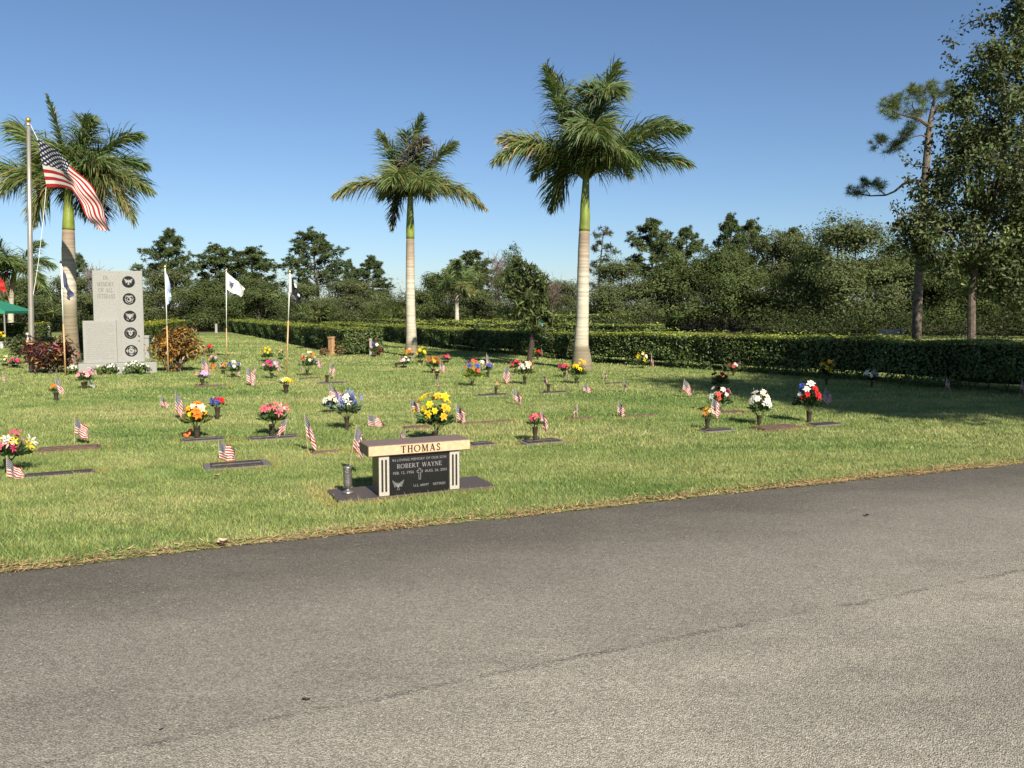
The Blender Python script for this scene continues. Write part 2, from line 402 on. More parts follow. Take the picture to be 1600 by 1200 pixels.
def mat_asphalt():
    m, N, L, p = new_mat('asphalt')
    tc = N.new('ShaderNodeTexCoord')
    P = tc.outputs['Object']
    def noise(scale, detail=4, rough=0.55, vec=None):
        n = N.new('ShaderNodeTexNoise'); n.inputs['Scale'].default_value = scale; n.inputs['Detail'].default_value = detail; n.inputs['Roughness'].default_value = rough
        L.new(vec or P, n.inputs['Vector']); return n.outputs['Fac']
    def mr(v, a, b, c, d):
        n = N.new('ShaderNodeMapRange'); n.inputs['From Min'].default_value = a; n.inputs['From Max'].default_value = b
        n.inputs['To Min'].default_value = c; n.inputs['To Max'].default_value = d; L.new(v, n.inputs['Value']); return n.outputs[0]
    def ma(op, a, b):
        n = N.new('ShaderNodeMath'); n.operation = op
        for i, v in enumerate((a, b)):
            if isinstance(v, (int, float)): n.inputs[i].default_value = v
            else: L.new(v, n.inputs[i])
        return n.outputs[0]
    def dist(nx, ny, ox, oy):
        s = N.new('ShaderNodeVectorMath'); s.operation = 'SUBTRACT'; s.inputs[1].default_value = (ox, oy, 0); L.new(P, s.inputs[0])
        d = N.new('ShaderNodeVectorMath'); d.operation = 'DOT_PRODUCT'; d.inputs[1].default_value = (nx, ny, 0); L.new(s.outputs[0], d.inputs[0])
        return d.outputs['Value']
    # stones
    vo = N.new('ShaderNodeTexVoronoi'); vo.inputs['Scale'].default_value = 150; L.new(P, vo.inputs['Vector'])
    sep = N.new('ShaderNodeSeparateColor'); L.new(vo.outputs['Color'], sep.inputs[0])
    stone = ma('MULTIPLY', mr(sep.outputs[0], 0, 1, 0.62, 1.36), mr(vo.outputs['Distance'], 0.15, 0.75, 1.12, 0.62))
    vo2 = N.new('ShaderNodeTexVoronoi'); vo2.inputs['Scale'].default_value = 42; L.new(P, vo2.inputs['Vector'])
    sep2 = N.new('ShaderNodeSeparateColor'); L.new(vo2.outputs['Color'], sep2.inputs[0])
    glint = ma('MULTIPLY', mr(sep2.outputs[1], 0.86, 0.93, 0, 1), mr(vo2.outputs['Distance'], 0.16, 0.30, 1, 0))
    pits = ma('MULTIPLY', mr(sep2.outputs[2], 0.84, 0.92, 0, 1), mr(vo2.outputs['Distance'], 0.16, 0.34, 1, 0))
    stone = ma('MULTIPLY', stone, mr(noise(26, 6, 0.75), 0.3, 0.7, 0.86, 1.14))
    # dark damp-stained margin beside the grass and pale worn patches
    de = dist(EN.x, EN.y, EO.x, EO.y)                       # 0 at the grass, negative on the road
    mp = N.new('ShaderNodeMapping'); mp.inputs['Rotation'].default_value = (0, 0, -math.atan2(ED.y, ED.x)); mp.inputs['Scale'].default_value = (0.55, 1.5, 1)
    L.new(P, mp.inputs['Vector'])
    n_l = noise(0.8, 6, 0.62, mp.outputs[0])
    n_m = noise(2.6, 6, 0.65, mp.outputs[0])
    warp = ma('ADD', ma('MULTIPLY', ma('SUBTRACT', n_l, 0.5), 3.0), ma('MULTIPLY', ma('SUBTRACT', n_m, 0.5), 2.0))
    band = mr(ma('ADD', de, warp), -1.9, -0.15, 0.0, 1.0)
    sm = N.new('ShaderNodeMath'); sm.operation = 'SMOOTH_MIN'; sm.inputs[1].default_value = 1.0; sm.inputs[2].default_value = 0.2; L.new(band, sm.inputs[0])
    patch = mr(n_l, 0.32, 0.68, 0.88, 1.12)
    patch2 = mr(n_m, 0.3, 0.7, 0.88, 1.12)
    # the long hairline crack between the paving lanes
    c0, c1 = gp(405, 1111), gp(1589, 884)
    cdv = Vector(((c1 - c0).x, (c1 - c0).y)).normalized()
    dc = dist(-cdv.y, cdv.x, c0.x, c0.y)
    wob = ma('ADD', ma('MULTIPLY', ma('SUBTRACT', noise(1.2, 3), 0.5), 0.10), ma('MULTIPLY', ma('SUBTRACT', noise(14, 4, 0.7), 0.5), 0.06))
    dcw = ma('ABSOLUTE', ma('ADD', dc, wob), 0)
    crack = ma('MULTIPLY', mr(dcw, 0.004, 0.030, 1, 0), ma('MULTIPLY', mr(noise(3.1, 5, 0.7), 0.40, 0.60, 0.15, 1.0), mr(noise(70, 3, 0.6), 0.42, 0.56, 0.0, 1.0)))
    lane = mr(dc, -0.02, 0.02, 1.06, 0.97)
    val = ma('MULTIPLY', ma('MULTIPLY', stone, patch), ma('MULTIPLY', patch2, lane))
    # wheel-polished lanes along the road, broken up by the patches
    tyre = N.new('ShaderNodeMath'); tyre.operation = 'SINE'; L.new(ma('ADD', ma('MULTIPLY', de, 3.6), ma('MULTIPLY', ma('SUBTRACT', n_l, 0.5), 3.0)), tyre.inputs[0])
    val = ma('MULTIPLY', val, mr(tyre.outputs[0], -1, 1, 0.955, 1.045))
    val = ma('MULTIPLY', val, mr(noise(0.45, 6, 0.7), 0.35, 0.65, 0.90, 1.08))
    val = ma('MULTIPLY', val, mr(sm.outputs[0], 0, 1, 1.0, 0.43))
    val = ma('MULTIPLY', val, mr(crack, 0, 1, 1.0, 0.55))
    val = ma('MULTIPLY', val, mr(de, -5.0, -2.0, 1.03, 0.92))
    val = ma('ADD', val, ma('MULTIPLY', glint, 0.55))
    val = ma('MULTIPLY', val, mr(pits, 0, 1, 1.0, 0.35))
    vm = N.new('ShaderNodeVectorMath'); vm.operation = 'SCALE'; vm.inputs[0].default_value = (0.286, 0.259, 0.214); L.new(val, vm.inputs['Scale'])
    L.new(vm.outputs[0], p.inputs['Base Color'])
    p.inputs['Roughness'].default_value = 0.85; p.inputs['Specular IOR Level'].default_value = 0.25
    b = N.new('ShaderNodeBump'); b.inputs['Strength'].default_value = 0.8; b.inputs['Distance'].default_value = 0.006
    hgt = ma('ADD', ma('SUBTRACT', 1.0, vo.outputs['Distance']), ma('MULTIPLY', noise(30, 4), 0.8))
    hgt = ma('SUBTRACT', hgt, ma('MULTIPLY', crack, 1.5))
    L.new(hgt, b.inputs['Height']); L.new(b.outputs[0], p.inputs['Normal'])
    return m
ASPHALT = mat_asphalt()

def grass_nodes(N, L, P):
    """shared lawn colour field: green, pale and dry patches (colour of the grass itself)"""
    def noise(scale, detail=5, rough=0.6, stretch=None):
        n = N.new('ShaderNodeTexNoise'); n.inputs['Scale'].default_value = scale; n.inputs['Detail'].default_value = detail; n.inputs['Roughness'].default_value = rough
        if stretch:
            mp = N.new('ShaderNodeMapping'); mp.inputs['Scale'].default_value = stretch; mp.inputs['Rotation'].default_value = (0, 0, R(-8)); L.new(P, mp.inputs['Vector']); L.new(mp.outputs[0], n.inputs['Vector'])
        else: L.new(P, n.inputs['Vector'])
        return n.outputs['Fac']
    cr = N.new('ShaderNodeValToRGB'); L.new(noise(0.55, 7, 0.66, (0.45, 1.0, 1)), cr.inputs[0])
    e = cr.color_ramp.elements
    e[0].position = 0.36; e[0].color = (0.148, 0.222, 0.064, 1)
    e[1].position = 0.66; e[1].color = (0.320, 0.328, 0.138, 1)
    x = e.new(0.50); x.color = (0.235, 0.285, 0.098, 1)
    cr2 = N.new('ShaderNodeValToRGB'); L.new(noise(2.3, 6, 0.65, (0.6, 1.2, 1)), cr2.inputs[0])
    e = cr2.color_ramp.elements
    e[0].position = 0.36; e[0].color = (0.74, 0.80, 0.70, 1); e[1].position = 0.66; e[1].color = (1.18, 1.10, 1.15, 1)
    mu = N.new('ShaderNodeVectorMath'); mu.operation = 'MULTIPLY'
    L.new(cr.outputs[0], mu.inputs[0]); L.new(cr2.outputs[0], mu.inputs[1])
    # scattered dry straw patches
    dr = N.new('ShaderNodeMapRange'); dr.inputs['From Min'].default_value = 0.66; dr.inputs['From Max'].default_value = 0.80
    L.new(noise(1.3, 4, 0.6), dr.inputs['Value'])
    mx = N.new('ShaderNodeMix'); mx.data_type = 'RGBA'; L.new(dr.outputs[0], mx.inputs['Factor'])
    a = [i for i in mx.inputs if i.type == 'RGBA']
    L.new(mu.outputs[0], a[0]); a[1].default_value = (0.37, 0.30, 0.15, 1)
    return [o for o in mx.outputs if o.type == 'RGBA'][0]

def mat_lawn():
    m, N, L, p = new_mat('lawn_turf')
    tc = N.new('ShaderNodeTexCoord')
    c = grass_nodes(N, L, tc.outputs['Object'])
    fine = N.new('ShaderNodeTexNoise'); fine.inputs['Scale'].default_value = 40; fine.inputs['Detail'].default_value = 6; fine.inputs['Roughness'].default_value = 0.75
    L.new(tc.outputs['Object'], fine.inputs['Vector'])
    mr = N.new('ShaderNodeMapRange'); mr.inputs['From Min'].default_value = 0.3; mr.inputs['From Max'].default_value = 0.7; mr.inputs['To Min'].default_value = 0.38; mr.inputs['To Max'].default_value = 0.95
    L.new(fine.outputs['Fac'], mr.inputs['Value'])
    vm = N.new('ShaderNodeVectorMath'); vm.operation = 'SCALE'; L.new(c, vm.inputs[0]); L.new(mr.outputs[0], vm.inputs['Scale'])
    L.new(vm.outputs[0], p.inputs['Base Color']); p.inputs['Roughness'].default_value = 0.95; p.inputs['Specular IOR Level'].default_value = 0.1
    b = N.new('ShaderNodeBump'); b.inputs['Strength'].default_value = 0.9; b.inputs['Distance'].default_value = 0.03
    L.new(fine.outputs['Fac'], b.inputs['Height']); L.new(b.outputs[0], p.inputs['Normal'])
    return m
LAWN = mat_lawn()
def mat_blade():
    m, N, L, p = new_mat('grass_blade')
    tc = N.new('ShaderNodeTexCoord')
    c = grass_nodes(N, L, tc.outputs['Object'])
    a = N.new('ShaderNodeAttribute'); a.attribute_name = 'Col'
    vm = N.new('ShaderNodeVectorMath'); vm.operation = 'MULTIPLY'; L.new(c, vm.inputs[0]); L.new(a.outputs['Color'], vm.inputs[1])
    L.new(vm.outputs[0], p.inputs['Base Color']); p.inputs['Roughness'].default_value = 0.6; p.inputs['Specular IOR Level'].default_value = 0.2
    t = N.new('ShaderNodeBsdfTranslucent'); L.new(vm.outputs[0], t.inputs['Color'])
    mx = N.new('ShaderNodeMixShader'); mx.inputs[0].default_value = 0.3
    L.new(p.outputs[0], mx.inputs[1]); L.new(t.outputs[0], mx.inputs[2]); L.new(mx.outputs[0], N['Material Output'].inputs['Surface'])
    return m
BLADE = mat_blade()
STRAW = mat_leaf('straw', 0.8, 0.25, 0.15, (1, 1, 1))

SHADE_LITTER = mat_plain('shade_dark_litter', (0.040, 0.032, 0.020), 0.95, var=0.4, scale=3, bump=0.5, spec=0.05)  # litter colour darkened to stand in for shade beneath the trees
# far ground sheet, road, lawn
g = build('ground', [(np.array([(-1500, -600, -0.09), (1500, -600, -0.09), (1500, 2500, -0.09), (-1500, 2500, -0.09)], float), np.array([[0, 1, 2, 3]]))], LAWN)
tag(obj('ground', g), kind='structure')
rs = []
for s, t in ((-120, 0.35), (-120, -8.0), (150, -8.0), (150, 0.35)):
    x, y = from_edge(s, t); rs.append((x, y, -0.035))
tag(obj('road', build('road', [(np.array(rs), np.array([[0, 1, 2, 3]]))], ASPHALT)), kind='structure')

rngE = np.random.default_rng(5)
ss = np.concatenate([np.arange(-120, -6, 6.0), np.arange(-6, 22, 0.12), np.arange(22, 151, 6.0)])
def smooth_noise(x, seed, scale):
    r = np.random.default_rng(seed); k = r.uniform(-1, 1, 4000)
    xi = (x / scale) + 1000.0; i = np.floor(xi).astype(int); f = xi - i; f = f * f * (3 - 2 * f)
    return k[i % 4000] * (1 - f) + k[(i + 1) % 4000] * f
EDGE_WOB = lambda s: smooth_noise(s, 3, 1.7) * 0.05 + smooth_noise(s, 4, 0.35) * 0.02
wob = EDGE_WOB(ss)
rows = []
for t, z in ((0.0, -0.05), (0.02, -0.018), (0.10, 0.0), (4.0, 0.0), (900.0, 0.0)):
    o_ = wob * (1.0 if t < 0.5 else 0.0)
    X = EO.x + ED.x * ss + EN.x * (t + o_); Y = EO.y + ED.y * ss + EN.y * (t + o_)
    if t > 100:
        X = EO.x + ED.x * ss * 12 + EN.x * t; Y = EO.y + ED.y * ss * 12 + EN.y * t
    rows.append(np.stack([X, Y, np.full(len(ss), z)], 1))
V = np.concatenate(rows); n = len(ss); F = []
for i in range(4):
    for j in range(n - 1): F.append((i * n + j, i * n + j + 1, (i + 1) * n + j + 1, (i + 1) * n + j))
wf = np.array([(-90, 53, 0.004), (12, 51, 0.004), (17, 34, 0.004), (40, 27, 0.004), (90, 20, 0.004), (140, 140, 0.004), (-140, 140, 0.004)], float)
tag(obj('woodland_floor', build('woodland_floor', [(wf, np.array([[0, 1, 2, 3, 4, 5, 6]]))], SHADE_LITTER)), kind='structure')
tag(obj('lawn', build('lawn', [(V, np.array(F))], LAWN, smooth=False)), kind='structure')

# ------------------------------------------------------------------ flat grave markers (table first: the grass leaves them clear)
ROWANG = R(24)
# phrase, centre px x, y, width m, depth m, style
PLATES = [
    ('dark bronze marker at the left edge beside the pink and yellow bouquet', 92, 742, 0.60, 0.16, 'dark'),
    ('rusty brown marker in front of the lone flag on a pale stick', 108, 702, 0.62, 0.30, 'rust'),
    ('grey granite marker with bronze plaque, nearest left of the stone bench', 370, 728, 0.62, 0.34, 'grey'),
    ('dark marker below the orange and cream bouquet', 317, 688, 0.48, 0.22, 'dark'),
    ('dark marker under the pink bouquet with a flag leaning on it', 427, 685, 0.58, 0.26, 'dark'),
    ('small marker under the lilac bouquet near the orange croton', 330, 604, 0.60, 0.26, 'rust'),
    ('grey marker under the empty vase with a flag, mid left', 519, 599, 0.60, 0.30, 'grey'),
    ('brown marker behind the bench, under the flag on a bare stick', 651, 669, 0.34, 0.18, 'rust'),
    ('thin grey marker showing past the right end of the bench', 752, 695, 0.30, 0.22, 'grey'),
    ('pale granite marker under the lone pink bouquet right of the bench', 846, 691, 0.52, 0.26, 'grey'),
    ('brown strip marker right of the yellow bouquet behind the bench', 762, 661, 0.75, 0.10, 'rust'),
    ('grey marker under the peach cup flowers', 770, 618, 0.68, 0.18, 'grey'),
    ('grey marker under the empty bronze vase in mid lawn', 866, 614, 0.56, 0.18, 'grey'),
    ('thin brown marker under the small blue flag in mid lawn', 904, 655, 0.42, 0.10, 'rust'),
    ('thin brown marker right of the upright flag, mid lawn centre right', 1000, 651, 0.55, 0.07, 'rust'),
    ('thin dark marker right of the pale single flag before the right palm', 960, 600, 0.42, 0.12, 'dark'),
    ('pale grey marker under the vase with orange blooms, right lawn', 1119, 673, 0.46, 0.22, 'grey'),
    ('brown marker just behind the vase with orange blooms, right lawn', 1143, 645, 0.40, 0.20, 'rust'),
    ('wide brown marker under the white bouquet, right lawn', 1213, 669, 0.66, 0.34, 'rust'),
    ('pale grey marker under the red, white and blue bouquet', 1288, 664, 0.50, 0.20, 'grey'),
    ('grey marker under the red and cream bouquet, mid left', 485, 592, 0.50, 0.15, 'dark'),
    ('brown marker lying in grass left of the bench', 508, 708, 0.30, 0.08, 'rust'),
]
PRECT = []
for ph, x, y, wd, dp, st in PLATES:
    c = gp(x, y); PRECT.append((c.x, c.y, wd / 2 + 0.015, dp / 2 + 0.012, ROWANG))
BENCH_ANG = R(24.4)
BENCH_C = Vector((-0.871, 7.0))
PRECT.append((BENCH_C.x, BENCH_C.y, 0.705, 0.24, BENCH_ANG))

# ------------------------------------------------------------------ grass blades
def grass(name, d0, d1, dens, hgt, wid, seed, side=2.0, edge_fringe=False):
    r = np.random.default_rng(seed)
    slope = 800.0 / FPX
    wmax = slope * d1 + side
    n = int((d1 - d0) * 2 * wmax * dens)
    Y = r.uniform(d0, d1, n); X = r.uniform(-wmax, wmax, n)
    keep = (np.abs(X) < slope * Y + side)
    ed = edge_dist(X, Y)
    s_ = (X - EO.x) * ED.x + (Y - EO.y) * ED.y
    keep &= ed > EDGE_WOB(s_) + 0.015
    for (cx, cy, hx, hy, a) in PRECT:
        lx = (X - cx) * math.cos(a) + (Y - cy) * math.sin(a); ly = -(X - cx) * math.sin(a) + (Y - cy) * math.cos(a)
        keep &= ~((np.abs(lx) < hx) & (np.abs(ly) < hy))
    X, Y = X[keep], Y[keep]; n = len(X)
    # uneven height: low tufts and thin spots
    tuft = smooth_noise(X * 1.3 + Y * 0.7, 11, 0.35) * 0.25 + smooth_noise(Y * 1.1 - X * 0.6, 12, 0.30) * 0.25
    h = hgt * np.exp(r.normal(0, 0.28, n)) * (1 + tuft)
    az = r.uniform(0, 2 * math.pi, n); lean = np.abs(r.normal(0.55, 0.35, n))
    lv = np.stack([np.cos(az), np.sin(az)], 1)
    fa = r.uniform(0, 2 * math.pi, n)                      # width direction
    wv = np.stack([np.cos(fa), np.sin(fa)], 1) * (wid * r.uniform(0.6, 1.4, n))[:, None] * 0.5
    b0 = np.stack([X - wv[:, 0], Y - wv[:, 1], np.full(n, -0.004)], 1)
    b1 = np.stack([X + wv[:, 0], Y + wv[:, 1], np.full(n, -0.004)], 1)
    tp = np.stack([X + lv[:, 0] * lean * h * 1.2, Y + lv[:, 1] * lean * h * 1.2, h], 1)
    V = np.stack([b0, b1, tp], 1).reshape(-1, 3)
    F = np.arange(3 * n).reshape(n, 3)
    k = np.exp(r.normal(0.07, 0.24, (n, 1)))
    c = np.concatenate([k * r.normal(1.0, 0.10, (n, 1)), k, k * r.normal(1.0, 0.15, (n, 1))], 1)
    dry = r.random(n) < 0.07
    ring = np.zeros(n, bool)
    for (cx, cy, hx, hy, a) in PRECT:                       # scorched, trimmed turf round the stones
        lx = np.abs((X - cx) * math.cos(a) + (Y - cy) * math.sin(a)) - hx; ly = np.abs(-(X - cx) * math.sin(a) + (Y - cy) * math.cos(a)) - hy
        dd = np.maximum(lx, ly); ring |= (dd < 0.09 + smooth_noise(X * 3 + Y * 2, 15, 0.5) * 0.09) & (r.random(n) < 0.55)
    c[ring] *= np.array([1.35, 0.98, 1.0])
    c[dry] *= np.array([1.45, 1.12, 1.2])
    C = np.repeat(np.clip(c, 0.1, 2.2), 3, axis=0)
    return (V, F, C)
gl = [grass('a', 4.2, 9.0, 8000, 0.024, 0.0060, 1, 1.6), grass('b', 9.0, 14.0, 2800, 0.027, 0.0095, 2),
      grass('c', 14.0, 22.0, 950, 0.030, 0.016, 3, 2.5), grass('d', 22.0, 45.0, 220, 0.034, 0.034, 4, 2.5)]
go = obj('lawn_grass', build('lawn_grass', gl, BLADE))
tag(go, 'short mown green lawn grass between the road and the hedges', 'grass', kind='stuff')

# dead, straw-coloured fringe along the road edge
r = np.random.default_rng(21)
n = 26000
s_ = r.uniform(-3, 17, n); t_ = np.abs(r.normal(0, 0.045, n)) - 0.035 + EDGE_WOB(s_)
t_ += (smooth_noise(s_, 8, 0.8) * 0.5 + 0.5) * 0.05 * r.random(n)
dens = smooth_noise(s_, 9, 0.6) * 0.5 + 0.5
k_ = r.random(n) < 0.35 + 0.65 * dens
s_, t_ = s_[k_], t_[k_]; n = len(s_)
X = EO.x + ED.x * s_ + EN.x * t_; Y = EO.y + ED.y * s_ + EN.y * t_
az = r.uniform(0, 2 * math.pi, n); ln = r.uniform(0.025, 0.075, n); up = r.uniform(-0.3, 0.5, n)
z0 = np.interp(t_ - EDGE_WOB(s_), [-0.03, 0.0, 0.02, 0.10], [-0.03, -0.024, -0.008, 0.012]) + r.uniform(0, 0.014, n)
dv = np.stack([np.cos(az), np.sin(az), np.clip(up, 0, 1)], 1) * ln[:, None]
wv = np.stack([-np.sin(az), np.cos(az), r.uniform(-.5, .5, n)], 1) * 0.0032
b = np.stack([X, Y, z0], 1)
V = np.stack([b - wv, b + wv, b + dv], 1).reshape(-1, 3)
C = col_var(r, (0.43, 0.305, 0.165), n, 0.25, 0.08)
so = obj('dead_grass_fringe', build('dead_grass_fringe', [(V, np.arange(3 * n).reshape(n, 3), np.repeat(C, 3, 0))], STRAW))
tag(so, 'dry straw coloured dead grass along the road edge', 'dead grass', kind='stuff')

# ------------------------------------------------------------------ hedges
def hedge(label, path, width, leaf, dens, seed, col=(0.062, 0.090, 0.023), lit_topcol=(0.17, 0.195, 0.036), leggy=0.22, ends=True, back=0.35, group='clipped hedges', stems=True):
    """path: front base line [(x, y, height)...]; the hedge lies to the LEFT of the path direction"""
    r = np.random.default_rng(seed)
    Pp = np.array(path, float); seg = np.linalg.norm(np.diff(Pp[:, :2], axis=0), axis=1); cum = np.concatenate([[0], np.cumsum(seg)]); Ltot = cum[-1]
    def frame(s):
        x = np.interp(s, cum, Pp[:, 0]); y = np.interp(s, cum, Pp[:, 1]); h = np.interp(s, cum, Pp[:, 2])
        e = 0.4
        dx = np.interp(np.clip(s + e, 0, Ltot), cum, Pp[:, 0]) - np.interp(np.clip(s - e, 0, Ltot), cum, Pp[:, 0])
        dy = np.interp(np.clip(s + e, 0, Ltot), cum, Pp[:, 1]) - np.interp(np.clip(s - e, 0, Ltot), cum, Pp[:, 1])
        l = np.sqrt(dx * dx + dy * dy) + 1e-9; dx /= l; dy /= l
        return x, y, h, dx, dy, -dy, dx
    H = Pp[:, 2].mean()
    root = thing('hedge', label, 'hedge', (Pp[0, 0], Pp[0, 1], 0), 0, group)
    off = np.array([Pp[0, 0], Pp[0, 1], 0.0])
    ch = []
    def scatter(n, face):
        s = r.uniform(0, Ltot, n); x, y, h, tx, ty, nx, ny = frame(s)
        bulge = smooth_noise(s, seed, 0.7) * 0.06 + smooth_noise(s, seed + 1, 0.25) * 0.035
        tone = np.exp(smooth_noise(s, seed + 2, 1.1) * 0.28 + smooth_noise(s, seed + 3, 0.3) * 0.16)[:, None]
        if face == 'front' or face == 'back':
            z = h * (leggy + (1 - leggy) * r.random(n) ** 0.9)
            low = r.random(n) < 0.13; z[low] = r.uniform(0.02, leggy + .1, low.sum()) * h[low]
            gap = (smooth_noise(s, seed + 5, 0.45) > 0.35) & (z < h * 0.30); z[gap] += h[gap] * 0.25
            dep = np.abs(r.normal(0, 0.07, n)) + bulge + 0.03 * np.sin(z * 9 + s * 2)
            w_ = dep if face == 'front' else width - dep
            nr = np.stack([-nx, -ny, np.full(n, 0.25)], 1) * (1 if face == 'front' else -1)
            nr[:, 2] = 0.3
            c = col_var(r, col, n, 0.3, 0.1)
            f = np.clip((z / h - 0.95) / 0.05, 0, 1)[:, None]; c = c * (1 - f) + col_var(r, lit_topcol, n, 0.25, 0.1) * f
        elif face == 'top':
            w_ = r.uniform(0, width, n); z = h + bulge * 0.8 - np.abs(r.normal(0, 0.035, n)) + (r.random(n) < 0.05) * r.uniform(0, 0.13, n)
            nr = np.stack([np.zeros(n), np.zeros(n), np.ones(n)], 1)
            c = col_var(r, lit_topcol, n, 0.28, 0.1)  # top leaves paler: new growth, with sunlight painted into the colour
        else:
            w_ = r.uniform(0, width, n); s = np.full(n, 0.0 if face == 'end0' else Ltot) ; x, y, h, tx, ty, nx, ny = frame(s)
            z = h * (leggy + (1 - leggy) * r.random(n)); sg = -1 if face == 'end0' else 1
            o_ = -np.abs(r.normal(0, 0.06, n)) + smooth_noise(w_, seed + 7, 0.4) * 0.04
            x = x + tx * o_ * sg; y = y + ty * o_ * sg
            nr = np.stack([tx * sg, ty * sg, np.full(n, 0.3)], 1)
            c = col_var(r, col, n, 0.3, 0.1)
        c = c * tone
        P = np.stack([x + nx * w_, y + ny * w_, z], 1) - off
        Nn = unit(unit(nr) * (1.3 if face == 'top' else 0.9) + rand_dirs(r, n) * 0.8)
        return leaf_quads(r, P, Nn, leaf * r.uniform(0.7, 1.35, n), leaf * 0.55 * r.uniform(0.7, 1.3, n), c, 0.1)
    ch.append(scatter(int(Ltot * H * dens), 'front'))
    ch.append(scatter(int(Ltot * width * dens * 0.9), 'top'))
    ch.append(scatter(int(Ltot * H * dens * back), 'back'))
    if ends:
        ch.append(scatter(int(width * H * dens), 'end0')); ch.append(scatter(int(width * H * dens), 'end1'))
    obj('foliage', build('hedge_foliage', ch, HEDGELEAF), root)
    # woody inside: dark twig mass and the leggy stems below it
    k = max(3, int(Ltot / 0.6)); s = np.linspace(0.12, Ltot - 0.12, k); x, y, h, tx, ty, nx, ny = frame(s)
    rr = []
    for ww, zf in ((0.15, leggy + 0.08), (width - 0.15, leggy + 0.08), (width - 0.13, 0.9), (0.13, 0.9)):
        j = r.uniform(-0.03, 0.03, k)
        rr.append(np.stack([x + nx * (ww + j), y + ny * (ww + j), h * zf + r.uniform(-.03, .03, k)], 1) - off)
    V = np.stack(rr, 1).reshape(-1, 3); F = []
    for i in range(k - 1):
        for j in range(4):
            j2 = (j + 1) % 4; F.append((i * 4 + j, i * 4 + j2, (i + 1) * 4 + j2, (i + 1) * 4 + j))
    F.append((3, 2, 1, 0)); F.append(tuple((k - 1) * 4 + j for j in range(4)))
    obj('twig_mass', build('hedge_core', [(V, np.array(F))], CORE), root)
    if stems:
        sc = []
        for s1 in np.arange(0.15, Ltot, 0.32):
            s1 = s1 + r.uniform(-.1, .1)
            x, y, h, tx, ty, nx, ny = [float(q) for q in frame(np.array(s1))]
            for ww in (width * 0.3, width * 0.7):
                a = np.array([x + nx * ww, y + ny * ww, 0.0]) - off; b_ = a + np.array([r.uniform(-.12, .12), r.uniform(-.12, .12), h * (leggy + 0.25)])
                sc.append(tube([a, b_], [0.012, 0.006], 4, None, 0, False))
        tag(obj('stems', build('hedge_stems', sc, BARK), root), kind='stuff')
    return root

def gxy(x, y): p = gp(x, y); return (p.x, p.y)
# the long hedge on the right (path runs from right/near to left/far, hedge body on its right -> reverse the order)
pts = [(1760, 634, 0.98), (1600, 621, 0.97), (1350, 597, 0.93), (1150, 582, 0.90), (950, 569, 0.86), (700, 546, 0.78), (590, 533, 0.74), (500, 524, 0.72)]
path = [(*gxy(a, b_), h) for a, b_, h in pts][::-1]
path = [(p[0], p[1], p[2]) for p in path]
# walking left/far -> right/near the hedge body must lie away from the camera = to the left of the walk
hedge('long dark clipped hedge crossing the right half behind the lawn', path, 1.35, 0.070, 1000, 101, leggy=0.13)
# rows of low hedges farther back
def far_row(label, y0, x0, x1, h, seed, width=1.0, slope=0.0, leaf=0.13, dens=170):
    a = at(x0, 500, y0 + slope); b_ = at(x1, 500, y0)
    hedge(label, [(a.x, y0 + slope, h), (b_.x, y0, h)], width, leaf, dens, seed, ends=True, leggy=0.1, stems=False)
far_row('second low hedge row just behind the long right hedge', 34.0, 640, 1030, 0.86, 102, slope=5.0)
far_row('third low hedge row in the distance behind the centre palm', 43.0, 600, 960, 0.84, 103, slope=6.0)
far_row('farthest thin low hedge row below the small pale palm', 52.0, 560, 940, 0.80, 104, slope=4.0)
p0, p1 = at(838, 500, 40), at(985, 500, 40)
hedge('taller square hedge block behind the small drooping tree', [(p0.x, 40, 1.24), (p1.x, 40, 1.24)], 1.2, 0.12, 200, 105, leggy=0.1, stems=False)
# centre-left hedge with its cut end near the brown stone
pts = [(345, 516, 0.76), (420, 531, 0.80), (538, 555.5, 0.90)]
path = [(*gxy(a, b_), h) for a, b_, h in pts]
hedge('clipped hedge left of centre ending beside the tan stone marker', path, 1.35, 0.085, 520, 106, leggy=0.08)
# cross hedge at the far end of the grass lane
a, b_ = gp(60, 515.5), gp(352, 516)
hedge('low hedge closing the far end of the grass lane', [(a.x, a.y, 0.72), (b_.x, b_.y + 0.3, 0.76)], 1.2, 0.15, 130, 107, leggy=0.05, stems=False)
# hedge on the left side of the lane, behind the monument
pts = [(180, 552, 0.86), (225, 541, 0.86), (292, 520, 0.78)]
path = [(*gxy(a, b_), h) for a, b_, h in pts]
hedge('sunlit hedge running back behind the stone monument', path, 1.4, 0.09, 420, 108, leggy=0.06, col=(0.065, 0.085, 0.016), lit_topcol=(0.22, 0.225, 0.03))
a, b_ = gp(-90, 541), gp(68, 539)
hedge('clipped hedge at the left edge behind the flagpole', [(a.x, a.y, 0.95), (b_.x, b_.y, 0.92)], 1.6, 0.085, 460, 109, leggy=0.06, col=(0.055, 0.075, 0.016), lit_topcol=(0.20, 0.205, 0.03))

